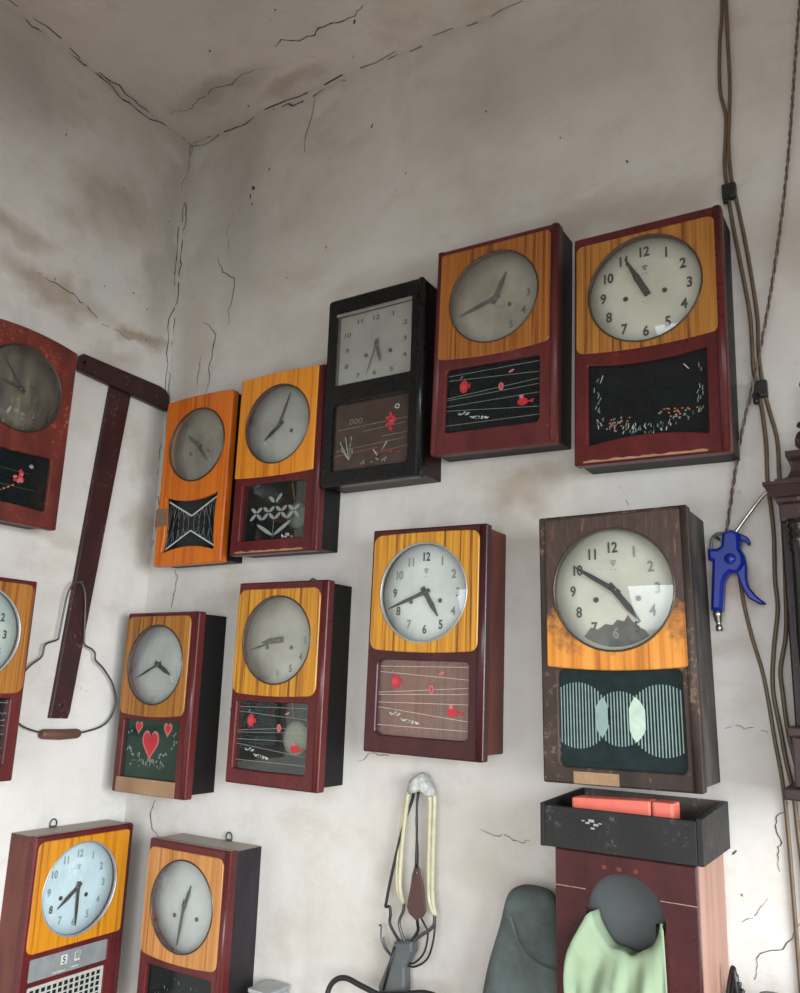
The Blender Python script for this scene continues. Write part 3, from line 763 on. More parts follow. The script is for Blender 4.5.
    if S.get('loop'):
        lx = S['loop']; mb = MB(); P = [(lx + .010 * cos(t), -.004, h / 2 + .006 + .012 * sin(t)) for t in [2 * pi * i / 16 for i in range(17)]]
        mb.tube(P, .0018, WIRE, 8); mb.box(lx - .006, lx + .006, -.006, -.001, h / 2 - .012, h / 2 + .002, WIRE); mb.build('hanging_loop', root)
    return root

FULL = {i: INK for i in range(1, 13)}
FAINT = {i: INK_FAINT for i in range(1, 13)}
P0 = (-.142, .128, -.030, .235)
def win(box, glass_, pic=None, **k): return dict(box=box, glass=glass_, pic=pic, **k)
CLOCKS = [
 dict(label='large maroon clock at top right with crisp numerals, hands at five to eleven', x=1.516, z=2.297, r=-.016, w=.303, h=.508, d=.105, side=SIDE_BLACK, door=MAROON,
   panel=(-.146, .140, -.014, .233), pmat=AMBER, pr=.016, pbow=(.007, 0, 0, 0), dial=(-.003, .107, .116), dmat=DIAL_CREAM, nums=FULL, nh=.023, rn=.76, bold=.03, mark=INK, dglass=GL_CLEAR, bez=BRONZE,
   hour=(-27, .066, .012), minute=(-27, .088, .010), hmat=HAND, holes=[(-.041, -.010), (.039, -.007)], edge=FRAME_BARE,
   win=win((-.122, .114, -.214, -.041), GL_BLACK, flower_picture, bows=(-.012, 0, -.010, 0), r=.003)),
 dict(label='maroon clock with dirty beige dial, right beside the black lacquered clock', x=1.169, z=2.366, r=-.021, w=.309, h=.511, d=.09, side=SIDE_BLACK, door=MAROON_WORN,
   panel=(-.146, .136, -.025, .242), pmat=AMBER_DULL, pr=.012, pbow=(.008, 0, 0, 0), dial=(-.003, .108, .112), dmat=DIAL_DIRTY, nums={**{i: INK_FAINT for i in ()}, 3: HAND_GREY, 4: HAND_GREY, 5: HAND_GREY, 6: INK_FAINT}, nh=.018, dglass=GL_DUSTY, bez=BRONZE,
   hour=(24, .066, .011), minute=(-108, .096, .009), hmat=HAND_GREY, holes=[(.036, -.02)], rails=2,
   win=win((-.120, .113, -.205, -.052), GL_BLACK, fish_picture, r=.010)),
 dict(label='black lacquered clock with a square grey dial and brown glass below', x=.846, z=2.316, r=.004, w=.289, h=.499, d=.101, side=SIDE_BROWNBLACK, door=BLACK_LAC, cr=.010, rail=True,
   square=(-.111, .109, .012, .200), hub=(.006, .104), dmat=DIAL_GREY, ink=INK, dglass=GL_CLEAR, hour=(167, .048, .008), minute=(-160, .080, .004), hmat=HAND_GREY, holes=[(.038, -.022), (-.034, -.022)],
   back=SIDE_RED, win=win((-.115, .106, -.211, -.038), GL_BROWNDK, plant_picture, r=.006)),
 dict(label='orange-topped clock with blank grey dial and white leaf pattern above maroon base', x=.552, z=2.156, r=-.004, w=.287, h=.485, d=.093, side=SIDE_BLACK, door=MAROON, top_bow=.004,
   panel=(-.1425, .122, -.036, .2415), pmat=ORANGE_BRIGHT, pr=.003, pbow=(.004, 0, .004, 0), dial=(-.006, .101, .108), dmat=DIAL_GREY, dglass=GL_CLEAR, bez=BRONZE,
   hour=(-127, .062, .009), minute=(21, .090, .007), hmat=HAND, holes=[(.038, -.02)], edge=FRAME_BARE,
   pendulum=(.046, -.142, .034, DIAL_GREY), back=BACK_DARK, win=win((-.113, .100, -.207, -.058), GL_DARK, leaf_picture, bows=(0, 0, .002, 0), r=.004)),
 dict(label='all-orange front clock nearest the corner with white crossed pattern on black glass', x=.241, z=2.143, r=.007, w=.258, h=.485, d=.087, side=SIDE_BLACK, door=ORANGE, top_bow=.005, rail=False,
   dial=(.004, .099, .106), dmat=DIAL_BROWN, dglass=GL_DUSTY, bez=BRONZE, hour=(-55, .058, .010), minute=(141, .066, .008), hmat=HAND, holes=[(-.032, -.022), (.038, -.02)],
   win=win((-.100, .100, -.206, -.047), GL_BLACK, cross_picture, bows=(-.014, -.006, -.016, -.006), r=.004)),
 dict(label='small maroon clock with three red hearts on its green glass', x=.194, z=1.534, r=.006, w=.275, h=.471, d=.104, side=SIDE_BLACK, door=MAROON, ins=.010,
   panel=(-.134, .112, -.034, .225), pmat=AMBER, pr=.020, pbow=(.006, 0, 0, 0), dial=(-.010, .096, .105), dmat=DIAL_PALE, dglass=GL_CLEAR, bez=BRONZE,
   hour=(118, .056, .010), minute=(-115, .090, .006), hmat=HAND, holes=[],
   win=win((-.112, .096, -.196, -.048), GL_GREEN, heart_picture, r=.004, ledge=(-.122, .100, -.234, -.196))),
 dict(label='maroon clock with blackish side, pale pendulum disc showing through its fish-painted glass', x=.601, z=1.596, r=-.003, w=.285, h=.485, d=.099, side=SIDE_BLACK, door=MAROON, ins=.010,
   panel=(-.139, .123, -.031, .225), pmat=YELLOW, pr=.024, pbow=(.004, 0, 0, 0), dial=(-.006, .100, .107), dmat=DIAL_BEIGE, nums={3: INK_FAINT, 4: HAND_GREY, 5: HAND_GREY, 6: INK_FAINT}, nh=.017, dglass=GL_DUSTY, bez=BRONZE,
   hour=(-97, .055, .013), minute=(-106, .089, .006), hmat=HAND_GREY, loop=.02, edge=None,
   pendulum=(.040, -.130, .039, DIAL_CREAM), back=BACK_DARK, win=win((-.121, .102, -.208, -.048), GL_DARK, fish_picture, r=.003, bows=(.002, 0, 0, 0))),
 dict(label='maroon clock with reddish side, white dial and fish painted on brownish see-through glass', x=1.015, z=1.698, r=-.012, w=.293, h=.492, d=.105, side=SIDE_RED, door=MAHOGANY, ins=.012, insx=.004,
   panel=(-.140, .131, -.026, .233), pmat=YELLOW, pr=.020, pbow=(.004, 0, .002, 0), dial=(-.006, .101, .110), dmat=DIAL_WHITE, nums={**FAINT, 12: HAND_GREY, 11: INK_FAINT, 6: HAND_GREY, 7: INK_FAINT, 8: HAND_GREY, 9: HAND_GREY, 10: INK_FAINT, 5: HAND_GREY}, nh=.020, mark=INK_FAINT, dglass=GL_CLEAR, bez=ALU,
   hour=(147, .062, .010), minute=(-111, .099, .008), hmat=HAND, brass=True, holes=[(.037, -.018), (-.037, -.02)],
   back=PINKWOOD, win=win((-.117, .111, -.208, -.047), GL_BROWN, lambda mb, U, y: fish_picture(mb, U, y, P_PINKLINE), r=.012)),
 dict(label='worn scratched clock with half-burnt orange panel and three striped circles on its glass', x=1.447, z=1.684, r=.014, w=.290, h=.504, d=.145, side=SIDE_GREY, door=FRAME_WORN, ins=.008, rail=True,
   panel=(-.131, .136, -.040, .246), pmat=None, pr=.004, pbow=(.007, 0, 0, 0), dial=(.001, .103, .116), dmat=DIAL_CREAM, nums={**FULL, 1: INK_FAINT, 2: INK_FAINT, 3: INK_FAINT, 4: HAND_GREY, 6: INK_FAINT, 7: HAND_GREY}, nh=.021, rn=.70, mark=INK_FAINT, dglass=GL_CLEAR, bez=BRONZE,
   smudge=DIRT, hour=(142, .078, .010), minute=(-58, .091, .009), hmat=HAND, holes=[(-.036, -.018), (.045, -.018)],
   door_patches=[(-.085, .0, -.250, -.229, FRAME_BARE)],
   win=win((-.112, .120, -.222, -.045), GL_TEAL, circle_picture, r=.012)),
 dict(label='dusty-topped dark-sided clock with blank grey dial in a scuffed tan panel', x=.369, z=.972, r=.002, w=.276, h=.460, d=.111, side=SIDE_DUSTY, door=MAROON, ins=.004,
   panel=(-.135, .121, -.033, .212), pmat=TAN, pr=.020, pbow=(.006, 0, 0, 0), dial=(-.006, .090, .104), dmat=DIAL_PALE, dglass=GL_CLEAR, bez=BRONZE,
   hour=(19, .050, .008), minute=(-172, .091, .008), hmat=HAND, holes=[(.040, -.025), (-.034, -.027)], loop=.03,
   win=win((-.110, .104, -.200, -.054), GL_BLACK, dash_picture, r=.005)),
 dict(label='clock with day window reading 5 above a white lattice, at the lower left', left=1, x=-.202, z=.987, r=-.002, w=.290, h=.460, d=.102, side=SIDE_DUSTY_RED, door=MAROON, ins=.003,
   panel=(-.137, .140, -.030, .217), pmat=GOLD, pr=.018, pbow=(0, 0, 0, 0), dial=(-.005, .095, .108), dmat=DIAL_CYAN, nums={i: INK_PALE for i in range(1, 13)} | {8: HAND_GREY}, nh=.018, mark=INK_PALE, dglass=GL_CLEAR, bez=ALU,
   hour=(-128, .066, .008), minute=(178, .088, .008), hmat=HAND, holes=[(-.044, -.018), (.030, -.022)], loop=-.03,
   win=win((-.120, .096, -.205, -.103), GL_TEAL, None, second=(-.121, .100, -.092, -.043), r=.004)),
 dict(label='old faded red clock with arched top and blackened streaky dial, at the left edge', left=1, x=-.548, z=2.186, r=0, w=.290, h=.475, d=.11, side=SIDE_BLACK, door=RED_OLD, top_bow=.014, rail=False, ins=.010,
   dial=(.004, .095, .108), dmat=DIAL_OLD, dglass=GL_CLEAR, bez=BRONZE, hour=(-80, .055, .006), minute=(-40, .085, .005), hmat=HAND, holes=[],
   win=win((-.104, .108, -.197, -.060), GL_BLACK, old_picture, bows=(-.004, 0, -.004, 0), r=.010)),
 dict(label='amber-panelled maroon clock with pale green dial on the side wall, under the faded red clock', left=1, x=-.580, z=1.584, r=0, w=.290, h=.463, d=.11, side=MAROON, door=MAROON, rail=False, ins=.004,
   panel=(-.137, .139, -.034, .222), pmat=AMBER, pr=.020, pbow=(.002, 0, 0, 0), dial=(.004, .100, .109), dmat=DIAL_GREEN, nums=FULL, nh=.020, dglass=GL_CLEAR, bez=ALU,
   hour=(-60, .058, .009), minute=(-150, .085, .007), hmat=HAND,
   win=win((-.112, .114, -.195, -.045), GL_DARK, fish_picture, r=.004)),
]
def burnt_panel():
    """panel of the worn clock: charred dark above, orange below, scratched between"""
    m, nt = new_mat('half_burnt_veneer')
    n1 = noise(nt, coords(nt, (60, 20, 2)), 1, 3); n2 = noise(nt, coords(nt), 26, 6, .75); n3 = noise(nt, coords(nt, (160, 40, 25)), 1, 4, .7)
    oran = ramp(nt, n1, [(.35, (.34, .10, .010)), (.5, (.56, .20, .018)), (.65, (.66, .27, .04))])
    char = ramp(nt, n3, [(.35, (.030, .017, .013)), (.6, (.062, .030, .022)), (.78, (.30, .11, .04))])
    tc = nd(nt, 'ShaderNodeTexCoord'); s = nd(nt, 'ShaderNodeSeparateXYZ'); nt.links.new(tc.outputs['Object'], s.inputs[0])
    z = s.outputs[2]; x = math_(nt, 'ABSOLUTE', math_(nt, 'SUBTRACT', s.outputs[0], .01))
    f = math_(nt, 'ADD', math_(nt, 'SUBTRACT', z, math_(nt, 'MULTIPLY', math_(nt, 'SUBTRACT', .12, x), .10)), math_(nt, 'MULTIPLY', math_(nt, 'SUBTRACT', n2, .5), .30))
    k = ramp(nt, math_(nt, 'MULTIPLY_ADD', f, 4.0), [(.50, (0, 0, 0)), (.82, (1, 1, 1))])
    finish(nt, mix(nt, k, oran, char), .5, bump=n3, bump_s=.1); return m
for S in CLOCKS:
    if 'half-burnt' in S['label']: S['pmat'] = burnt_panel()
ROOTS = [make_clock(S) for S in CLOCKS]
# extras that only one clock has
def kid(root, name): return [c for c in root.children if c.name.split('.')[0] == name][0]
r5 = ROOTS[4]                                   # brown tape from the orange clock to the wall
mb = MB(); d5 = CLOCKS[4]['d']
mb.box(-.134, -.088, -d5 - .0012, -d5 + .0003, -.128, -.078, TAPE); mb.box(-.1345, -.1330, -d5 - .0012, -.02, -.128, -.078, TAPE); mb.build('tape_strip', r5)
rl = ROOTS[10]; dl = CLOCKS[10]['d']            # day window and lattice
mb = MB(); mb.box(-.122, .101, -dl + .003, -dl + .006, -.093, -.042, ALU)
for cx_, ww in ((-.026, .009), (.012, .008)): mb.flat([(cx_ - ww, -.073), (cx_ + ww, -.073), (cx_ + ww, -.052), (cx_ - ww, -.052)], -dl + .0022, P_WHITE)
mb.text('5', (-.026, -.0625), .0145, -dl + .0014, INK, .015)
gx, gz = .012, -.0605                            # small printed character: box with bars
for k in range(4): mb.line((gx - .0055, gz - .0065 + .0043 * k), (gx + .0055, gz - .0065 + .0043 * k), .0013, -dl + .0014, INK)
for k in (-1, 0, 1): mb.line((gx + .0048 * k, gz - .0065), (gx + .0048 * k, gz + .0065), .0013, -dl + .0014, INK)
for x0_, x1_, z_ in ((-.055, -.020, -.086), (-.002, .018, -.084)): mb.line((x0_, z_), (x1_, z_), .0022, -dl + .0022, P_WHITE)
mb.build('day_window', rl, normals=False)
mb = MB(); x0, x1, z0, z1 = -.120, .096, -.205, -.103
bars = [[(x0 + .005 + (i + .08) * (x1 - x0 - .01) / 13, z0 + .005 + (j + .08) * (z1 - z0 - .01) / 7) for i in range(1)] for j in range(1)]
holes = []
for i in range(13):
    for j in range(7):
        a = x0 + .006 + i * (x1 - x0 - .012) / 13; c = z0 + .006 + j * (z1 - z0 - .012) / 7; ex = (x1 - x0 - .012) / 13; ez = (z1 - z0 - .012) / 7
        holes.append([(a + ex * .13, c + ez * .13), (a + ex * .87, c + ez * .13), (a + ex * .87, c + ez * .87), (a + ex * .13, c + ez * .87)])
mb.plate([(x0, z0), (x1, z0), (x1, z1), (x0, z1)], holes, -dl + .003, -dl + .0055, P_LATTICE)
mb.build('lattice', rl)

# ------------------------------------------------------------------ brown T-shaped bar on the side wall
root = empty('wooden_t_bar', (.0008, -.19, 2.43)); tag(root, 'dark brown T-shaped wooden bar hung on the side wall beside the corner', 'bar')
def leftplate(outer, holes, x0, x1, m, name, parent, origin, bev=.003):
    """outline in y,z standing on the left wall from x0 out to x1"""
    mb = MB(); mb.plate(outer, holes, -x1, -x0, m, bev)
    mb.bm.transform(Matrix.Rotation(pi / 2, 4, 'Z')); mb.bm.transform(Matrix.Translation((-origin[0], -origin[1], -origin[2])))
    return mb.build(name, parent)
O_ = (.0008, -.19, 2.43)
leftplate([(-.333, 2.418), (-.012, 2.396), (-.006, 2.420), (-.010, 2.446), (-.024, 2.460), (-.046, 2.466), (-.325, 2.470), (-.338, 2.458), (-.340, 2.436)], [circle(-.322, 2.444, .005, 12)], .012, .026, TBAR, 'crossbar', root, O_)
leftplate([(-.285, 1.486), (-.231, 1.484), (-.226, 1.50), (-.143, 2.410), (-.218, 2.412)], [circle(-.257, 1.518, .0055, 12)], .002, .014, TBAR, 'long_leg', root, O_)
for y_, z_ in ((-.06, 2.43), (-.285, 2.428), (-.18, 2.45)):
    mb = MB(); mb.lathe([(.0001, .0285), (.004, .0275), (.004, .022)], (-.0008, y_ + .19, z_ - 2.43), BRONZE, axis='x', n=10); mb.build('screw', root)

# ------------------------------------------------------------------ wire bail with a wooden grip on the side wall
root = empty('wire_handle', (.0, -.25, 1.65)); tag(root, 'bent wire bucket handle with brown wooden grip hanging below the T-shaped bar', 'handle')
pts = [(-.256, 1.842), (-.278, 1.830), (-.290, 1.795), (-.296, 1.70), (-.300, 1.684), (-.332, 1.670), (-.338, 1.639), (-.370, 1.612), (-.401, 1.566), (-.406, 1.515), (-.369, 1.472), (-.307, 1.451), (-.25, 1.444), (-.194, 1.446), (-.114, 1.467), (-.086, 1.518), (-.102, 1.57), (-.140, 1.613), (-.172, 1.637), (-.177, 1.655), (-.190, 1.666), (-.214, 1.677), (-.219, 1.70), (-.230, 1.785), (-.240, 1.822), (-.256, 1.842)]
mb = MB(); mb.tube([Vector((.0142 + .016 * (z - 1.445) / .397, y + .25, z - 1.65)) for y, z in smooth([(a, b) for a, b in pts], 5)], .0026, WIRE, 8); mb.build('wire_loop', root)
mb = MB(); mb.tube([(.0142, -.308 + .25, 1.4475 - 1.65), (.0142, -.30 + .25, 1.447 - 1.65), (.0142, -.25 + .25, 1.4445 - 1.65), (.0142, -.20 + .25, 1.4455 - 1.65), (.0142, -.192 + .25, 1.446 - 1.65)], .012, GRIPWOOD, 14, radii=[.009, .0125, .0135, .0125, .009]); mb.build('grip', root)
mb = MB(); mb.tube([(-.0, -.256 + .25, 1.8375 - 1.65), (.040, -.256 + .25, 1.8395 - 1.65)], .003, WIRE, 8); nail = mb.build('nail', None)
nail.location = (0, -.25, 1.65); tag(nail, 'small nail carrying the bent wire bucket handle', 'nail')

# ------------------------------------------------------------------ cables
YC = -.006
def cable(name, pts, label, r, m, y=YC, cat='cable', wob=0):
    P = smooth([(a, y if len(q) == 0 else q[0], b) for a, b, *q in pts], 6)
    mb = MB(); mb.tube(P, r, m, 8); o = mb.build(name); return tag(o, label, cat, 'brown cables down the wall' if cat == 'cable' else None)
cable('brown_cable', [(1.687, 3.34), (1.683, 3.10), (1.673, 2.993), (1.668, 2.883), (1.676, 2.809), (1.668, 2.707), (1.669, 2.645), (1.676, 2.56), (1.686, 2.466), (1.697, 2.357), (1.698, 2.294), (1.697, 2.233), (1.702, 2.192), (1.708, 2.141), (1.711, 2.073), (1.709, 2.003), (1.712, 1.94), (1.713, 1.887), (1.710, 1.814), (1.711, 1.756), (1.700, 1.684), (1.694, 1.614), (1.702, 1.539), (1.708, 1.486), (1.716, 1.434), (1.719, 1.37), (1.722, 1.30), (1.725, 1.1), (1.725, .9), (1.72, .2), (1.72, .005)],
      'brown cable running down the whole wall, left strand of the tied pair', .0038, CABLE)
cable('brown_cable', [(1.694, 3.34), (1.692, 3.10), (1.690, 2.999), (1.688, 2.877), (1.678, 2.74), (1.680, 2.645), (1.686, 2.611), (1.697, 2.519), (1.706, 2.42), (1.711, 2.335), (1.709, 2.263), (1.713, 2.19), (1.721, 2.14), (1.731, 2.08), (1.730, 2.001), (1.730, 1.90), (1.727, 1.80), (1.722, 1.713), (1.709, 1.649), (1.710, 1.601), (1.714, 1.539), (1.722, 1.49), (1.730, 1.42), (1.735, 1.1), (1.735, .2), (1.735, .005)],
      'brown cable bowing out to the right below the lower clip of the tied pair', .0038, CABLE)
cable('air_hose', [(1.650, 1.862, -.010), (1.648, 1.83), (1.653, 1.771), (1.664, 1.706), (1.677, 1.649), (1.684, 1.60), (1.691, 1.526), (1.700, 1.44), (1.704, 1.3), (1.706, .9), (1.70, .2), (1.70, .005)],
      'thin tan hose slanting down from behind the blue blow gun', .0034, CABLE, y=-.0055, cat='hose')
def clip(x, z, label):
    root = empty('cable_clip', (x, 0, z)); tag(root, label, 'clip', 'cable clips on the wall')
    mb = MB(); mb.box(-.013, .015, -.018, -.0005, -.018, .016, RUBBER, .003); mb.build('clip_body', root)
    mb = MB(); mb.tube([(-.002, -.017, -.014), (-.006, -.024, -.026), (-.004, -.026, -.034)], .005, RUBBER, 8); mb.build('clip_tail', root)
clip(1.673, 2.630, 'black cable clip above the right corner of the large top right clock')
clip(1.706, 2.186, 'black cable clip in mid wall, left of the carved finial')
# twisted cord
base = smooth([(1.880, -.008, 3.342), (1.846, -.008, 3.10), (1.836, -.008, 3.031), (1.817, -.008, 2.885), (1.792, -.008, 2.689), (1.769, -.008, 2.543), (1.742, -.008, 2.401), (1.717, -.024, 2.272), (1.699, -.028, 2.194), (1.671, -.012, 2.109), (1.65, -.008, 2.013), (1.640, -.008, 1.96), (1.630, -.010, 1.905)], 22)
root = empty('twisted_cord', (1.75, 0, 2.45)); tag(root, 'thin twisted two-strand cord slanting across the wall to the blue blow gun', 'cord')
for ph, m in ((0, CORD), (pi, CORD2)):
    mb = MB(); P = []
    dist = 0; prev = base[0]
    for p in base:
        dist += (p - prev).length; prev = p
        a = dist / .040 * 2 * pi + ph
        P.append(p + Vector((.0019 * cos(a) - 1.75, .0019 * sin(a), -2.45)))
    mb.tube(P, .0018, m, 6); mb.build('strand', root)

# ------------------------------------------------------------------ blue blow gun
root = empty('blow_gun', (1.63, -.03, 1.84)); tag(root, 'blue plastic air blow gun hanging nozzle up beside the worn clock', 'blow gun')
sh = lambda L: [(x - 1.63, z - 1.84) for x, z in L]
body = sh([(1.6435, 1.9054), (1.6579, 1.8979), (1.6586, 1.8813), (1.6578, 1.8679), (1.6645, 1.8541), (1.664, 1.838), (1.656, 1.826), (1.649, 1.8215), (1.6379, 1.8237), (1.6299, 1.816), (1.6254, 1.8025), (1.6202, 1.7522), (1.5998, 1.754), (1.6038, 1.8032), (1.6072, 1.8463), (1.5996, 1.8494), (1.5994, 1.8713), (1.6174, 1.8702), (1.6241, 1.8753), (1.6279, 1.8996)])
mb = MB(); mb.plate(body, [], -.014, .012, BLUE, .006); mb.lathe([(.0001, -.019), (.010, -.0175), (.0115, -.010)], (.010, 0, .009), BLUE, n=18); mb.build('gun_body', root)
lev = sh([(1.6578, 1.8679), (1.6645, 1.8541), (1.6672, 1.8353), (1.6658, 1.8116), (1.6685, 1.7957), (1.6798, 1.7797), (1.6947, 1.7663), (1.6932, 1.7625), (1.6837, 1.764), (1.6673, 1.7748), (1.6584, 1.7908), (1.6521, 1.8094), (1.649, 1.8225), (1.650, 1.840)])
mb = MB(); mb.plate(lev, [], -.008, .007, BLUE, .003); mb.build('trigger_lever', root)
ear = sh([(1.6579, 1.8979), (1.6625, 1.8955), (1.6715, 1.8899), (1.6759, 1.8802), (1.6743, 1.8736), (1.6707, 1.8752), (1.6661, 1.8822), (1.6580, 1.8830)])
mb = MB(); mb.plate(ear, [], -.007, .006, BLUE, .002); mb.build('lever_lug', root)
mb = MB(); P = smooth([(.0152, -.002, .049), (.0236, -.002, .0647), (.0573, -.006, .1069), (.072, -.012, .122), (.083, -.018, .130)], 6); mb.tube(P, .0036, STEEL, 10); mb.build('nozzle', root)
mb = MB(); mb.lathe([(.0001, -.124), (.0062, -.123), (.0062, -.114), (.0045, -.112), (.0045, -.107), (.0068, -.105), (.0068, -.098), (.0088, -.096), (.0088, -.087), (.006, -.085)], (-.0195, 0, 0), STEEL, axis='z', n=16)
mb.bm.transform(Matrix.Rotation(-.06, 4, 'Y')); [setattr(v, 'co', v.co + Vector((-.006, 0, .0))) for v in mb.bm.verts]; mb.build('hose_coupling', root)
mb = MB(); mb.tube([Vector((x - 1.63, 0, z - 1.84)) for x, z in smooth([(1.6045, 1.868), (1.6055, 1.885), (1.6110, 1.896), (1.6200, 1.9005), (1.632, 1.8985)], 5)], .0034, GREY_PLASTIC, 8); mb.build('hanging_hook', root)
mb = MB(); mb.tube([(1.6155, .0, 1.893), (1.6150, -.042, 1.8945)], .0026, WIRE, 8); tag(mb.build('nail'), 'nail holding the blue blow gun by its hook', 'nail')

# ------------------------------------------------------------------ slingshot on a plastered hook
mb = MB(); mb.lathe([(.0001, .016), (.014, .014), (.026, .008), (.034, -.004), (.035, -.014), (.028, -.022), (.012, -.020), (.0001, -.018)], (0, 0, 0), WHITE_LUMP, axis='z', n=20)
for v in mb.bm.verts:
    v.co.y *= .75; k = .0035; v.co += Vector((sin(v.co.z * 190 + v.co.x * 110), sin(v.co.x * 170), sin(v.co.x * 150 + 1))) * k
    v.co.z += -.010 * abs(v.co.x / .035) ** 2
mb.tube([(0, .029, -.004), (0, -.006, -.004)], .008, WHITE_LUMP, 10)
o = mb.build('wall_hook'); o.location = (.972, -.0295, 1.394); tag(o, 'lumpy white plastered wall hook holding the slingshot', 'hook')
root = empty('slingshot', (.955, -.03, 1.10)); tag(root, 'wire slingshot with cream rubber bands hanging from the white hook', 'slingshot')
def rel(L, y=0.0, o=(.955, 1.10)): return [(a[0] - o[0], a[2] if len(a) > 2 else y, a[1] - o[1]) for a in L]
for k, (A, B) in enumerate((([(.968, 1.376, -.012), (.948, 1.380, -.006), (.940, 1.360), (.929, 1.261), (.926, 1.175), (.938, 1.142)], [(.968, 1.370, .004), (.944, 1.372, .006), (.932, 1.350, .006), (.920, 1.261, .004), (.918, 1.175, .002), (.936, 1.139, .001)]),
                            ([(.975, 1.376, -.012), (.992, 1.380, -.006), (.996, 1.350), (.996, 1.247), (.998, 1.165), (1.011, 1.132)], [(.975, 1.370, .004), (.998, 1.374, .006), (1.004, 1.350, .006), (1.004, 1.247, .004), (1.006, 1.165, .002), (1.015, 1.130, .001)]))):
    mb = MB(); mb.tube(smooth(rel(A), 6), .0050, CREAM_RUB, 8); mb.tube(smooth(rel(B), 6), .0050, CREAM_RUB, 8); mb.build('rubber_band', root)
mb = MB(); mb.plate([(x - .944, z - 1.10) for x, z in [(.962, 1.222), (.974, 1.222), (.978, 1.206), (.984, 1.19), (.992, 1.140), (.985, 1.128), (.968, 1.120), (.952, 1.130), (.946, 1.142), (.955, 1.188), (.957, 1.206)]], [circle(.968 - .944, 1.211 - 1.10, .003, 8)], -.022, -.017, LEATHER, .001); mb.build('leather_pouch', root)
mb = MB(); mb.tube(smooth(rel([(.972, 1.372, -.010), (.974, 1.34, -.018), (.976, 1.281, -.018), (.976, 1.222, -.0195)]), 5), .0028, RUBBER, 8); mb.tube(smooth(rel([(.974, 1.372, -.010), (.974, 1.32, -.020), (.980, 1.26, -.019), (.981, 1.222, -.0195)]), 5), .0018, RUBBER, 8); mb.build('pouch_string', root)
mb = MB()
for L, r in (([(.952, 1.372, .0), (.946, 1.355, .010), (.927, 1.291, .002), (.903, 1.190), (.892, 1.135), (.891, 1.128), (.901, 1.129), (.904, 1.115), (.905, 1.093), (.934, 1.060)], .0034),
          ([(.938, 1.141), (.936, 1.126), (.927, 1.106), (.930, 1.090), (.944, 1.064)], .0036), ([(.977, 1.128, -.012), (.977, 1.110, -.008), (.973, 1.092), (.953, 1.065)], .0034),
          ([(1.013, 1.131), (1.012, 1.112), (1.000, 1.099), (.975, 1.082), (.956, 1.064)], .0036)):
    mb.tube(smooth(rel(L), 6), r, RUBBER if r < .0036 else WIRE, 8)
mb.build('wire_fork', root)
mb = MB(); mb.plate([(x - .955, z - 1.10) for x, z in [(.922, 1.066), (.966, 1.074), (.967, 1.055), (.950, 1.02), (.952, .972), (.944, .962), (.890, .960), (.886, .972), (.912, 1.03)]], [], -.014, .012, GREY_PLASTIC, .004)
mb.tube([(-.052, -.016, -.128), (-.028, -.017, -.042)], .003, RUBBER, 8); mb.build('grip', root)
mb = MB()
for L in ([(.874, 1.087, .004), (.880, 1.087, .002), (.882, 1.065), (.893, 1.045), (.915, 1.030)], [(.886, 1.066, .004), (.894, 1.045, .004), (.920, 1.028)],
          [(.974, 1.123, .004), (.990, 1.108), (.998, 1.092), (.990, 1.055), (.965, 1.030), (.945, 1.03)], [(1.013, 1.128, .004), (1.012, 1.085), (.998, 1.045), (.968, 1.024), (.945, 1.024)]):
    mb.tube(smooth(rel(L), 6), .0022, RUBBER if L[0][0] > .9 else GREY_PLASTIC, 7)
mb.build('loose_wire', root)
P = smooth([(.775, -.075, .856), (.776, -.075, .93), (.786, -.07, .967), (.815, -.065, .982), (.858, -.062, .974), (.905, -.060, .966), (.950, -.060, .975), (.985, -.060, .985), (1.020, -.062, .992), (1.047, -.065, .984), (1.06, -.075, .93), (1.062, -.08, .856)], 8)
mb = MB(); mb.tube(P, .0058, RUBBER, 10); tag(mb.build('black_cable'), 'thick black cable looping across the wall foot below the slingshot', 'cable')

# ------------------------------------------------------------------ workbench just below the frame
root = empty('workbench', (1.24, -.23, 0)); tag(root, 'plain wooden workbench against the wall under the old clock case', 'workbench')
mb = MB(); mb.box(-.66, .70, -.26, .196, .80, .85, BENCHM, .003); mb.build('bench_top', root)
for sx in (-.60, .64):
    for sy in (-.21, .15):
        mb = MB(); mb.box(sx - .03, sx + .03, sy - .03, sy + .03, 0, .80, BENCHM, .003); mb.build('leg', root)
ZB = .8505

# ------------------------------------------------------------------ gutted clock case with cloth, box on top
root = empty('clock_case', (1.4725, 0, ZB)); tag(root, 'gutted maroon clock case with a round empty hole, standing under the black box', 'clock case')
yF = -.210; cw = .1195; zt = 1.3295 - ZB
mb = MB()
mb.plate([(-cw, 0), (cw, 0), (cw, zt), (-cw, zt)], [circle(.002, 1.236 - ZB, .0665, 40), rrect(-.085, .085, .06, .22, .01)], yF, yF + .014, MAHOGANY, .002)
mb.box(-cw + .004, cw - .004, yF - .0006, yF + .002, 1.2690 - ZB, 1.2702 - ZB, PINKWOOD) if False else None
fp = mb.build('front_panel', root)
mb = MB()
for a, b in ((-cw, -.064), (.060, cw)): mb.box(a + .001, b - .001, yF - .0007, yF + .001, 1.2697 - ZB, 1.2710 - ZB, PINKWOOD)
for a in (-.036, -.010, .018): mb.box(a, a + .008, yF - .0005, yF + .001, 1.306 - ZB, 1.312 - ZB, SIDE_RED)
mb.build('pale_scratch', fp)
mb = MB(); mb.plate([(-cw, 0), (cw, 0), (cw, zt), (-cw, zt)], [[(-cw + .014, .014), (cw - .014, .014), (cw - .014, zt - .014), (-cw + .014, zt - .014)]], yF + .014, -.004, PINKWOOD); mb.build('case', root)
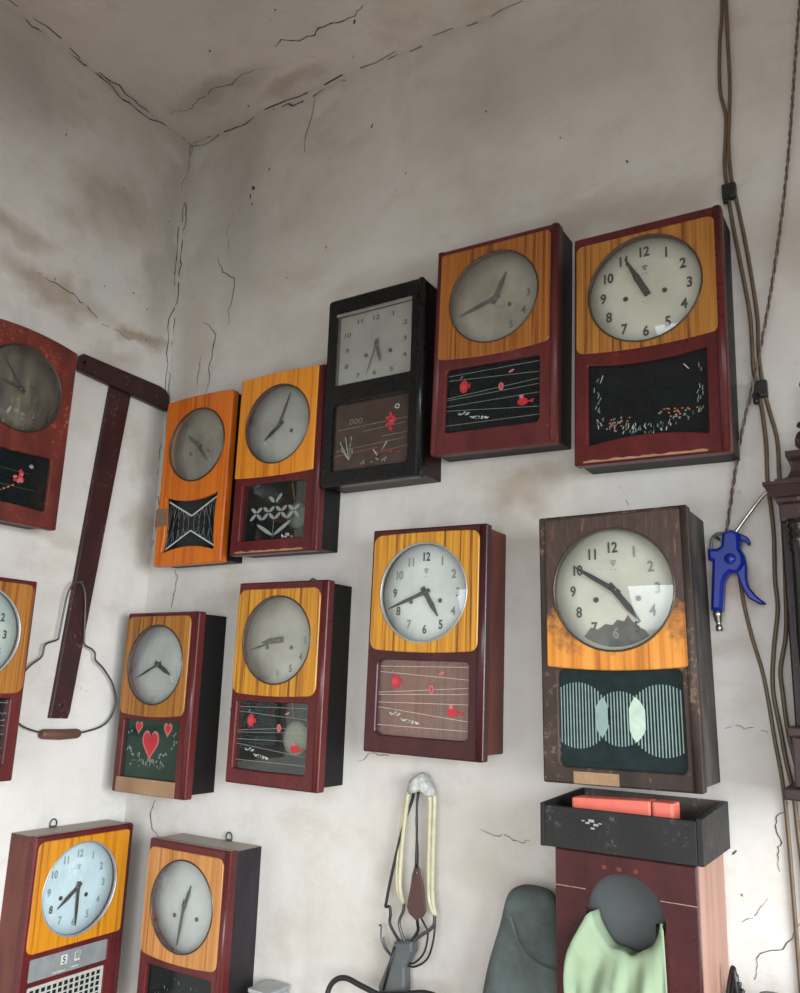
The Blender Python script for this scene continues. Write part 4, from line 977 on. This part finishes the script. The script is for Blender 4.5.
mb = MB(); mb.box(-cw + .015, cw - .015, -.16, -.150, .015, zt - .015, INNER); mb.build('inner_board', root)
mb = MB(); mb.tube([(.046, -.166, 1.196 - ZB), (.050, -.168, 1.222 - ZB)], .008, DARK, 8, radii=[.006, .010]); mb.build('movement_stub', root)
# pale green cloth hanging out of the hole
mb = MB(); NU, NT = 44, 34; rows = []
for j in range(NT):
    t = j / (NT - 1); row = []
    for i in range(NU):
        u = i / (NU - 1); s_ = 2 * u - 1
        hx = 1.4745 + s_ * .0635
        dz = math.sqrt(max(0, .0640 ** 2 - (hx - 1.4745) ** 2))
        rim = 1.236 - dz                        # lower rim of the hole
        if u > .93 or u < .07: rim = max(rim, 1.195)
        if t < .22:                             # inside the case, coming up over the rim
            k = t / .22; y = -.168 - .046 * k; z = rim + .002 + .004 * k + .002 * (1 + sin(u * 19)); x = hx * .94 + 1.4745 * .06
        else:
            k = (t - .22) / .78
            z = rim + .006 - k * (rim - 1.03 - .02 * sin(u * 5) - .075 * max(0, 1 - u * 2.6)) ; y = -.2155 - .012 * k - .008 * (1 + sin(u * 17 + k * 3)) * min(1, k * 3) - .004 * (1 + sin(u * 41 + 2)) * k
            x = hx + s_ * .008 * min(1, k * 2) - .030 * max(0, -s_ - .3) * sin(min(k * 2.0, pi)) - .004 * k
        row.append(mb.bm.verts.new((x - 1.47, y, z - 1.0)))
    rows.append(row)
for a, b in zip(rows, rows[1:]):
    for i in range(NU - 1):
        f = mb.face((a[i], a[i + 1], b[i + 1], b[i]), CLOTH); f.smooth = True
o = mb.build('green_cloth'); o.location = (1.47, 0, 1.0); md = o.modifiers.new('thick', 'SOLIDIFY'); md.thickness = .0022; md.offset = 1
tag(o, 'pale green cloth hanging out of the round hole in the maroon case', 'cloth')
# open black box on top
root = empty('open_box', (1.467, 0, 1.331)); tag(root, 'scuffed black open-topped wooden box sitting on the maroon case under the worn clock', 'box')
X0, X1 = -.138, .1385; YB, YFb = -.004, -.214
mb = MB(); mb.box(X0 + .006, X1 - .010, YFb, YFb + .010, 0, .068, BOXDARK, .0012); mb.build('front_board', root)
mb = MB(); mb.box(X0 + .008, X1 - .010, YFb + .010, YB - .008, .0005, .009, BOXEDGE); mb.build('bottom_board', root)
mb = MB(); mb.box(X0 + .008, X1 - .010, YB - .008, YB, 0, .080, BOXEDGE, .001); mb.build('back_board', root)
for xa, xb, f in ((X0, X0 + .0075, -.004), (X1 - .0098, X1, .001)):
    mb = MB(); mb.box(xa, xb, YFb + f, YB, 0, .072, BOXDARK, .0012)
    for v in mb.bm.verts:
        if v.co.z > .05: v.co.z += .008 * (v.co.y - YFb) / .21
    mb.build('side_board', root)
mb = MB()
for (x, z, s) in ((-.045, .050, .006), (-.052, .046, .004), (-.037, .044, .005), (-.043, .038, .004), (-.060, .049, .003), (-.030, .047, .003)):
    mb.box(x - s, x + s * .7, YFb - .0006, YFb + .001, z - s * .35, z + s * .4, P_GREYW)
mb.build('paint_spot', root)
root = empty('coral_case', (1.462, -.155, 1.3405)); tag(root, 'coral red plastic case lying in the open black box', 'case')
mb = MB(); mb.box(-.090, .052, -.022, .022, 0, .072, CORAL, .005)
for v in mb.bm.verts: v.co.z += .006 if v.co.z > .05 and v.co.x > .0 else 0
mb.build('case_body', root)
mb = MB(); mb.box(.0535, .090, -.024, .022, 0, .078, CORAL, .005); mb.build('case_lid', root)

# ------------------------------------------------------------------ grey green canvas pouch leaning on the wall
prof = [(.0, 1.120, 1.328, .050), (.05, 1.128, 1.326, .054), (.18, 1.150, 1.318, .052), (.24, 1.165, 1.314, .050), (.30, 1.184, 1.308, .046), (.345, 1.194, 1.303, .040), (.366, 1.203, 1.296, .030), (.374, 1.222, 1.282, .016), (.3765, 1.24, 1.266, .004)]
mb = MB(); rows = []
for z, xa, xb, th in prof:
    row = []; n = 28
    for i in range(n):
        a = 2 * pi * i / n; c_, s_ = cos(a), sin(a)
        sx = math.copysign(abs(c_) ** .6, c_); sy = math.copysign(abs(s_) ** .8, s_)
        x = (xa + xb) / 2 + sx * (xb - xa) / 2; y = -.085 + .10 * z / .376 * .25 + sy * th * .72 + .005 * sin(z * 40 + x * 50)
        row.append(mb.bm.verts.new((x - 1.245, y, z)))
    rows.append(row)
for a, b in zip(rows, rows[1:]):
    for i in range(28):
        f = mb.face((a[i], a[(i + 1) % 28], b[(i + 1) % 28], b[i]), POUCH); f.smooth = True
mb.face(rows[0], POUCH); mb.face(rows[-1], POUCH)
root = empty('canvas_pouch', (1.245, 0, ZB)); tag(root, 'tall rounded grey-green canvas pouch leaning left of the maroon case', 'pouch')
o = mb.build('pouch_body', root); md = o.modifiers.new('sub', 'SUBSURF'); md.levels = 2; md.render_levels = 2
mb = MB(); mb.tube(smooth([(-.022, -.112, .330), (.0, -.118, .285), (.03, -.120, .262), (.068, -.112, .25)], 6), .0022, POUCH, 6); mb.build('seam', root)

# ------------------------------------------------------------------ small things along the bottom edge
root = empty('cable_bundle', (1.634, -.06, ZB)); tag(root, 'bundle of black wires beside the right foot of the maroon case', 'cable')
for k in range(4):
    mb = MB(); P = smooth([(-.030 + .004 * k, -.02 - .006 * k, .002), (-.036 + .006 * k, -.02, .20), (-.022 + .006 * k, -.02 - .005 * k, .30 - .008 * k), (-.014 + .002 * k, -.03, .285 - .01 * k), (-.008 + .002 * k, -.03, .20), (-.008, -.03, .002)], 8)
    mb.tube(P, .004, RUBBER, 8); mb.build('wire', root)
root = empty('grey_roll', (1.674, -.085, ZB)); tag(root, 'grey plastic roll at the bottom right corner next to the black wires', 'roll')
mb = MB(); mb.lathe([(.0001, 0), (.028, 0), (.028, .262), (.027, .270), (.022, .272), (.020, .277), (.011, .279), (.0001, .279)], (0, 0, 0), GREY_PLASTIC, axis='z', n=28); mb.build('roll_body', root)
mb = MB(); mb.lathe([(.0282, .244), (.030, .247), (.0282, .252)], (0, 0, 0), ALU, axis='z', n=28); mb.build('rim_ring', root)
root = empty('small_grey_box', (.592, -.045, ZB)); tag(root, 'corner of a small grey box at the bottom edge, right of the tan-panelled clock', 'box')
mb = MB(); mb.box(-.030, .030, -.035, .035, 0, .056, ALU, .004); mb.build('box_body', root)
mb = MB(); mb.box(-.032, .032, -.037, .037, .0562, .066, ALU, .003); mb.build('box_lid', root)

# ------------------------------------------------------------------ carved regulator clock at the right edge
root = empty('carved_wall_clock', (1.905, 0, 1.436)); tag(root, 'dark carved wall clock with turned finial, cut off by the right edge', 'clock')
NX = 1.905
def nb(name, x0, x1, y0, y1, z0, z1, m, bev=.003, parent=None):
    mb = MB(); mb.box(x0 - NX, x1 - NX, y0, y1, z0 - 1.436, z1 - 1.436, m, bev); return mb.build(name, parent or root)
mb = MB(); mb.plate([(1.738 - NX, .10), (2.072 - NX, .10), (2.072 - NX, .505), (1.738 - NX, .505)], [[(1.80 - NX, .14), (2.01 - NX, .14), (2.01 - NX, .47), (1.80 - NX, .47)]], -.100, -.0006, EBONY, .003); mb.box(1.760 - NX, 2.050 - NX, -.030, -.0010, .115, .49, EBONY); mb.build('case', root)
mb = MB(); mb.plate([(1.800 - NX, .14), (2.010 - NX, .14), (2.010 - NX, .47), (1.800 - NX, .47)], [[(1.815 - NX, .155), (1.995 - NX, .155), (1.995 - NX, .455), (1.815 - NX, .455)]], -.112, -.090, EBONY, .002); dr = mb.build('door', root)
mb = MB(); mb.box(1.815 - NX, 1.995 - NX, -.104, -.102, .155, .455, GL_CLEAR); mb.build('door_glass', dr)
mb = MB(); mb.lathe([(.0001, -.072), (.075, -.071), (.078, -.068)], (0, 0, .365), DIAL_CREAM, n=32)
for k in range(12): mb.text(str(k or 12), (.058 * sin(pi * k / 6), .365 + .058 * cos(pi * k / 6)), .013, -.0735, INK)
mb.build('dial', root)
for nm, a, L in (('hour_hand', 60, .035), ('minute_hand', 190, .055)):
    mb = MB(); mb.plate([(p[0], p[1] + .365) for p in hand_plate(mb, a, L, .005, 0, HAND)], [], -.077, -.076, HAND); mb.build(nm, root)
# base: block between two ledges
nb('ledge', 1.728, 2.082, -.128, -.004, 1.536, 1.552, EBONY)
nb('base_block', 1.734, 2.076, -.122, -.002, 1.455, 1.5355, EBONY)
nb('ledge', 1.717, 2.093, -.135, -.004, 1.436, 1.4545, EBONY)
# cornice: flared moulding, step and coved top
def mould(name, prof, mirror_x, m):
    """prof = (how far out, z); swept round front and both sides"""
    mb = MB(); rows = []
    for o_, z in prof:
        xa, xb, yf = mirror_x[0] - o_, mirror_x[1] + o_, -.100 - o_
        rows.append([mb.bm.verts.new((x - NX, y, z - 1.436)) for x, y in ((xa, -.022), (xa, yf), (xb, yf), (xb, -.022))])
    for a, b in zip(rows, rows[1:]):
        for i in range(4): mb.face((a[i], a[(i + 1) % 4], b[(i + 1) % 4], b[i]), m)
    mb.face(rows[0], m); mb.face(rows[-1], m); return mb.build(name, root)
mould('cornice', [(.004, 1.930), (.008, 1.936), (.008, 1.943), (.012, 1.946), (.024, 1.9635), (.026, 1.9645), (.026, 1.9705), (.008, 1.9705), (.008, 1.9785), (-.003, 1.979), (-.012, 1.986), (-.017, 1.998), (-.018, 2.014), (-.012, 2.020), (-.010, 2.023), (-.010, 2.033), (-.03, 2.0335)], (1.742, 2.068), EBONY)
nb('frieze', 1.739, 2.071, -.116, -.101, 1.899, 1.930, EBONY, .002)
for xa in (1.799, 2.011):
    mb = MB(); mb.lathe([(.0001, 2.033), (.022, 2.033), (.024, 2.038), (.031, 2.046), (.032, 2.056), (.028, 2.068), (.019, 2.075), (.016, 2.078), (.027, 2.083), (.026, 2.087), (.015, 2.092), (.0155, 2.118), (.0145, 2.146), (.010, 2.149), (.015, 2.154), (.0175, 2.162), (.014, 2.171), (.0001, 2.176)], (xa - NX, -.066, -1.436), EBONY, axis='z', n=24)
    mb.build('finial', root)
for xa in (1.770, 2.040):
    mb = MB(); mb.lathe([(.0001, 1.552), (.021, 1.552), (.021, 1.562), (.017, 1.566), (.020, 1.573), (.016, 1.580), (.0155, 1.59), (.0185, 1.70), (.0155, 1.842), (.019, 1.846), (.017, 1.853), (.0205, 1.858), (.017, 1.866), (.0205, 1.874), (.017, 1.880), (.021, 1.887), (.021, 1.899), (.0001, 1.899)], (xa - NX, -.1215, -1.436), EBONY_GLOSS, axis='z', n=20)
    mb.build('column', root)

# ------------------------------------------------------------------ camera
F_PX = 823.995; CAM = (1.93324, -1.66911, 1.6)
Rr = ((.847881, .529229, .031832), (.091200, -.204729, .974561), (-.522283, .823409, .221851))
cd = bpy.data.cameras.new('camera'); cam = bpy.data.objects.new('camera', cd); COL.objects.link(cam)
M = Matrix(((Rr[0][0], Rr[1][0], -Rr[2][0], CAM[0]), (Rr[0][1], Rr[1][1], -Rr[2][1], CAM[1]), (Rr[0][2], Rr[1][2], -Rr[2][2], CAM[2]), (0, 0, 0, 1)))
cam.matrix_world = M
cd.sensor_fit = 'VERTICAL'; cd.sensor_height = 36; cd.lens = F_PX * 36 / 993; cd.clip_start = .02
SC.camera = cam

# ------------------------------------------------------------------ daylight
wd = bpy.data.worlds.new('world'); SC.world = wd; wd.use_nodes = True
bg = wd.node_tree.nodes['Background']; bg.inputs[0].default_value = (.80, .90, 1.0, 1); bg.inputs[1].default_value = .6
def area(name, loc, to, sx, sy, power, color):
    l = bpy.data.lights.new(name, 'AREA'); l.shape = 'RECTANGLE'; l.size = sx; l.size_y = sy; l.energy = power; l.color = color
    o = bpy.data.objects.new(name, l); COL.objects.link(o); o.location = loc
    o.rotation_euler = (Vector(to) - Vector(loc)).to_track_quat('-Z', 'Y').to_euler(); return o
w_ = area('window_daylight', (3.93, -1.85, 1.58), (0, -1.35, -1.55), 2.2, 1.4, 205, (.86, .94, 1.0)); w_.data.spread = radians(120)
d_ = area('doorway_daylight', (2.4, -4.0, 1.3), (1.3, 0, -1.1), 2.5, 2.2, 72, (.86, .94, 1.0)); d_.data.spread = radians(112)

vs = SC.view_settings
SC.display_settings.display_device = 'sRGB'
vs.view_transform = 'Standard'; vs.look = 'None'; vs.gamma = 1; vs.use_curve_mapping = False; vs.exposure = -0.12
SC.cycles.max_bounces = 8; SC.cycles.transparent_max_bounces = 12
SC.cycles.use_denoising = True
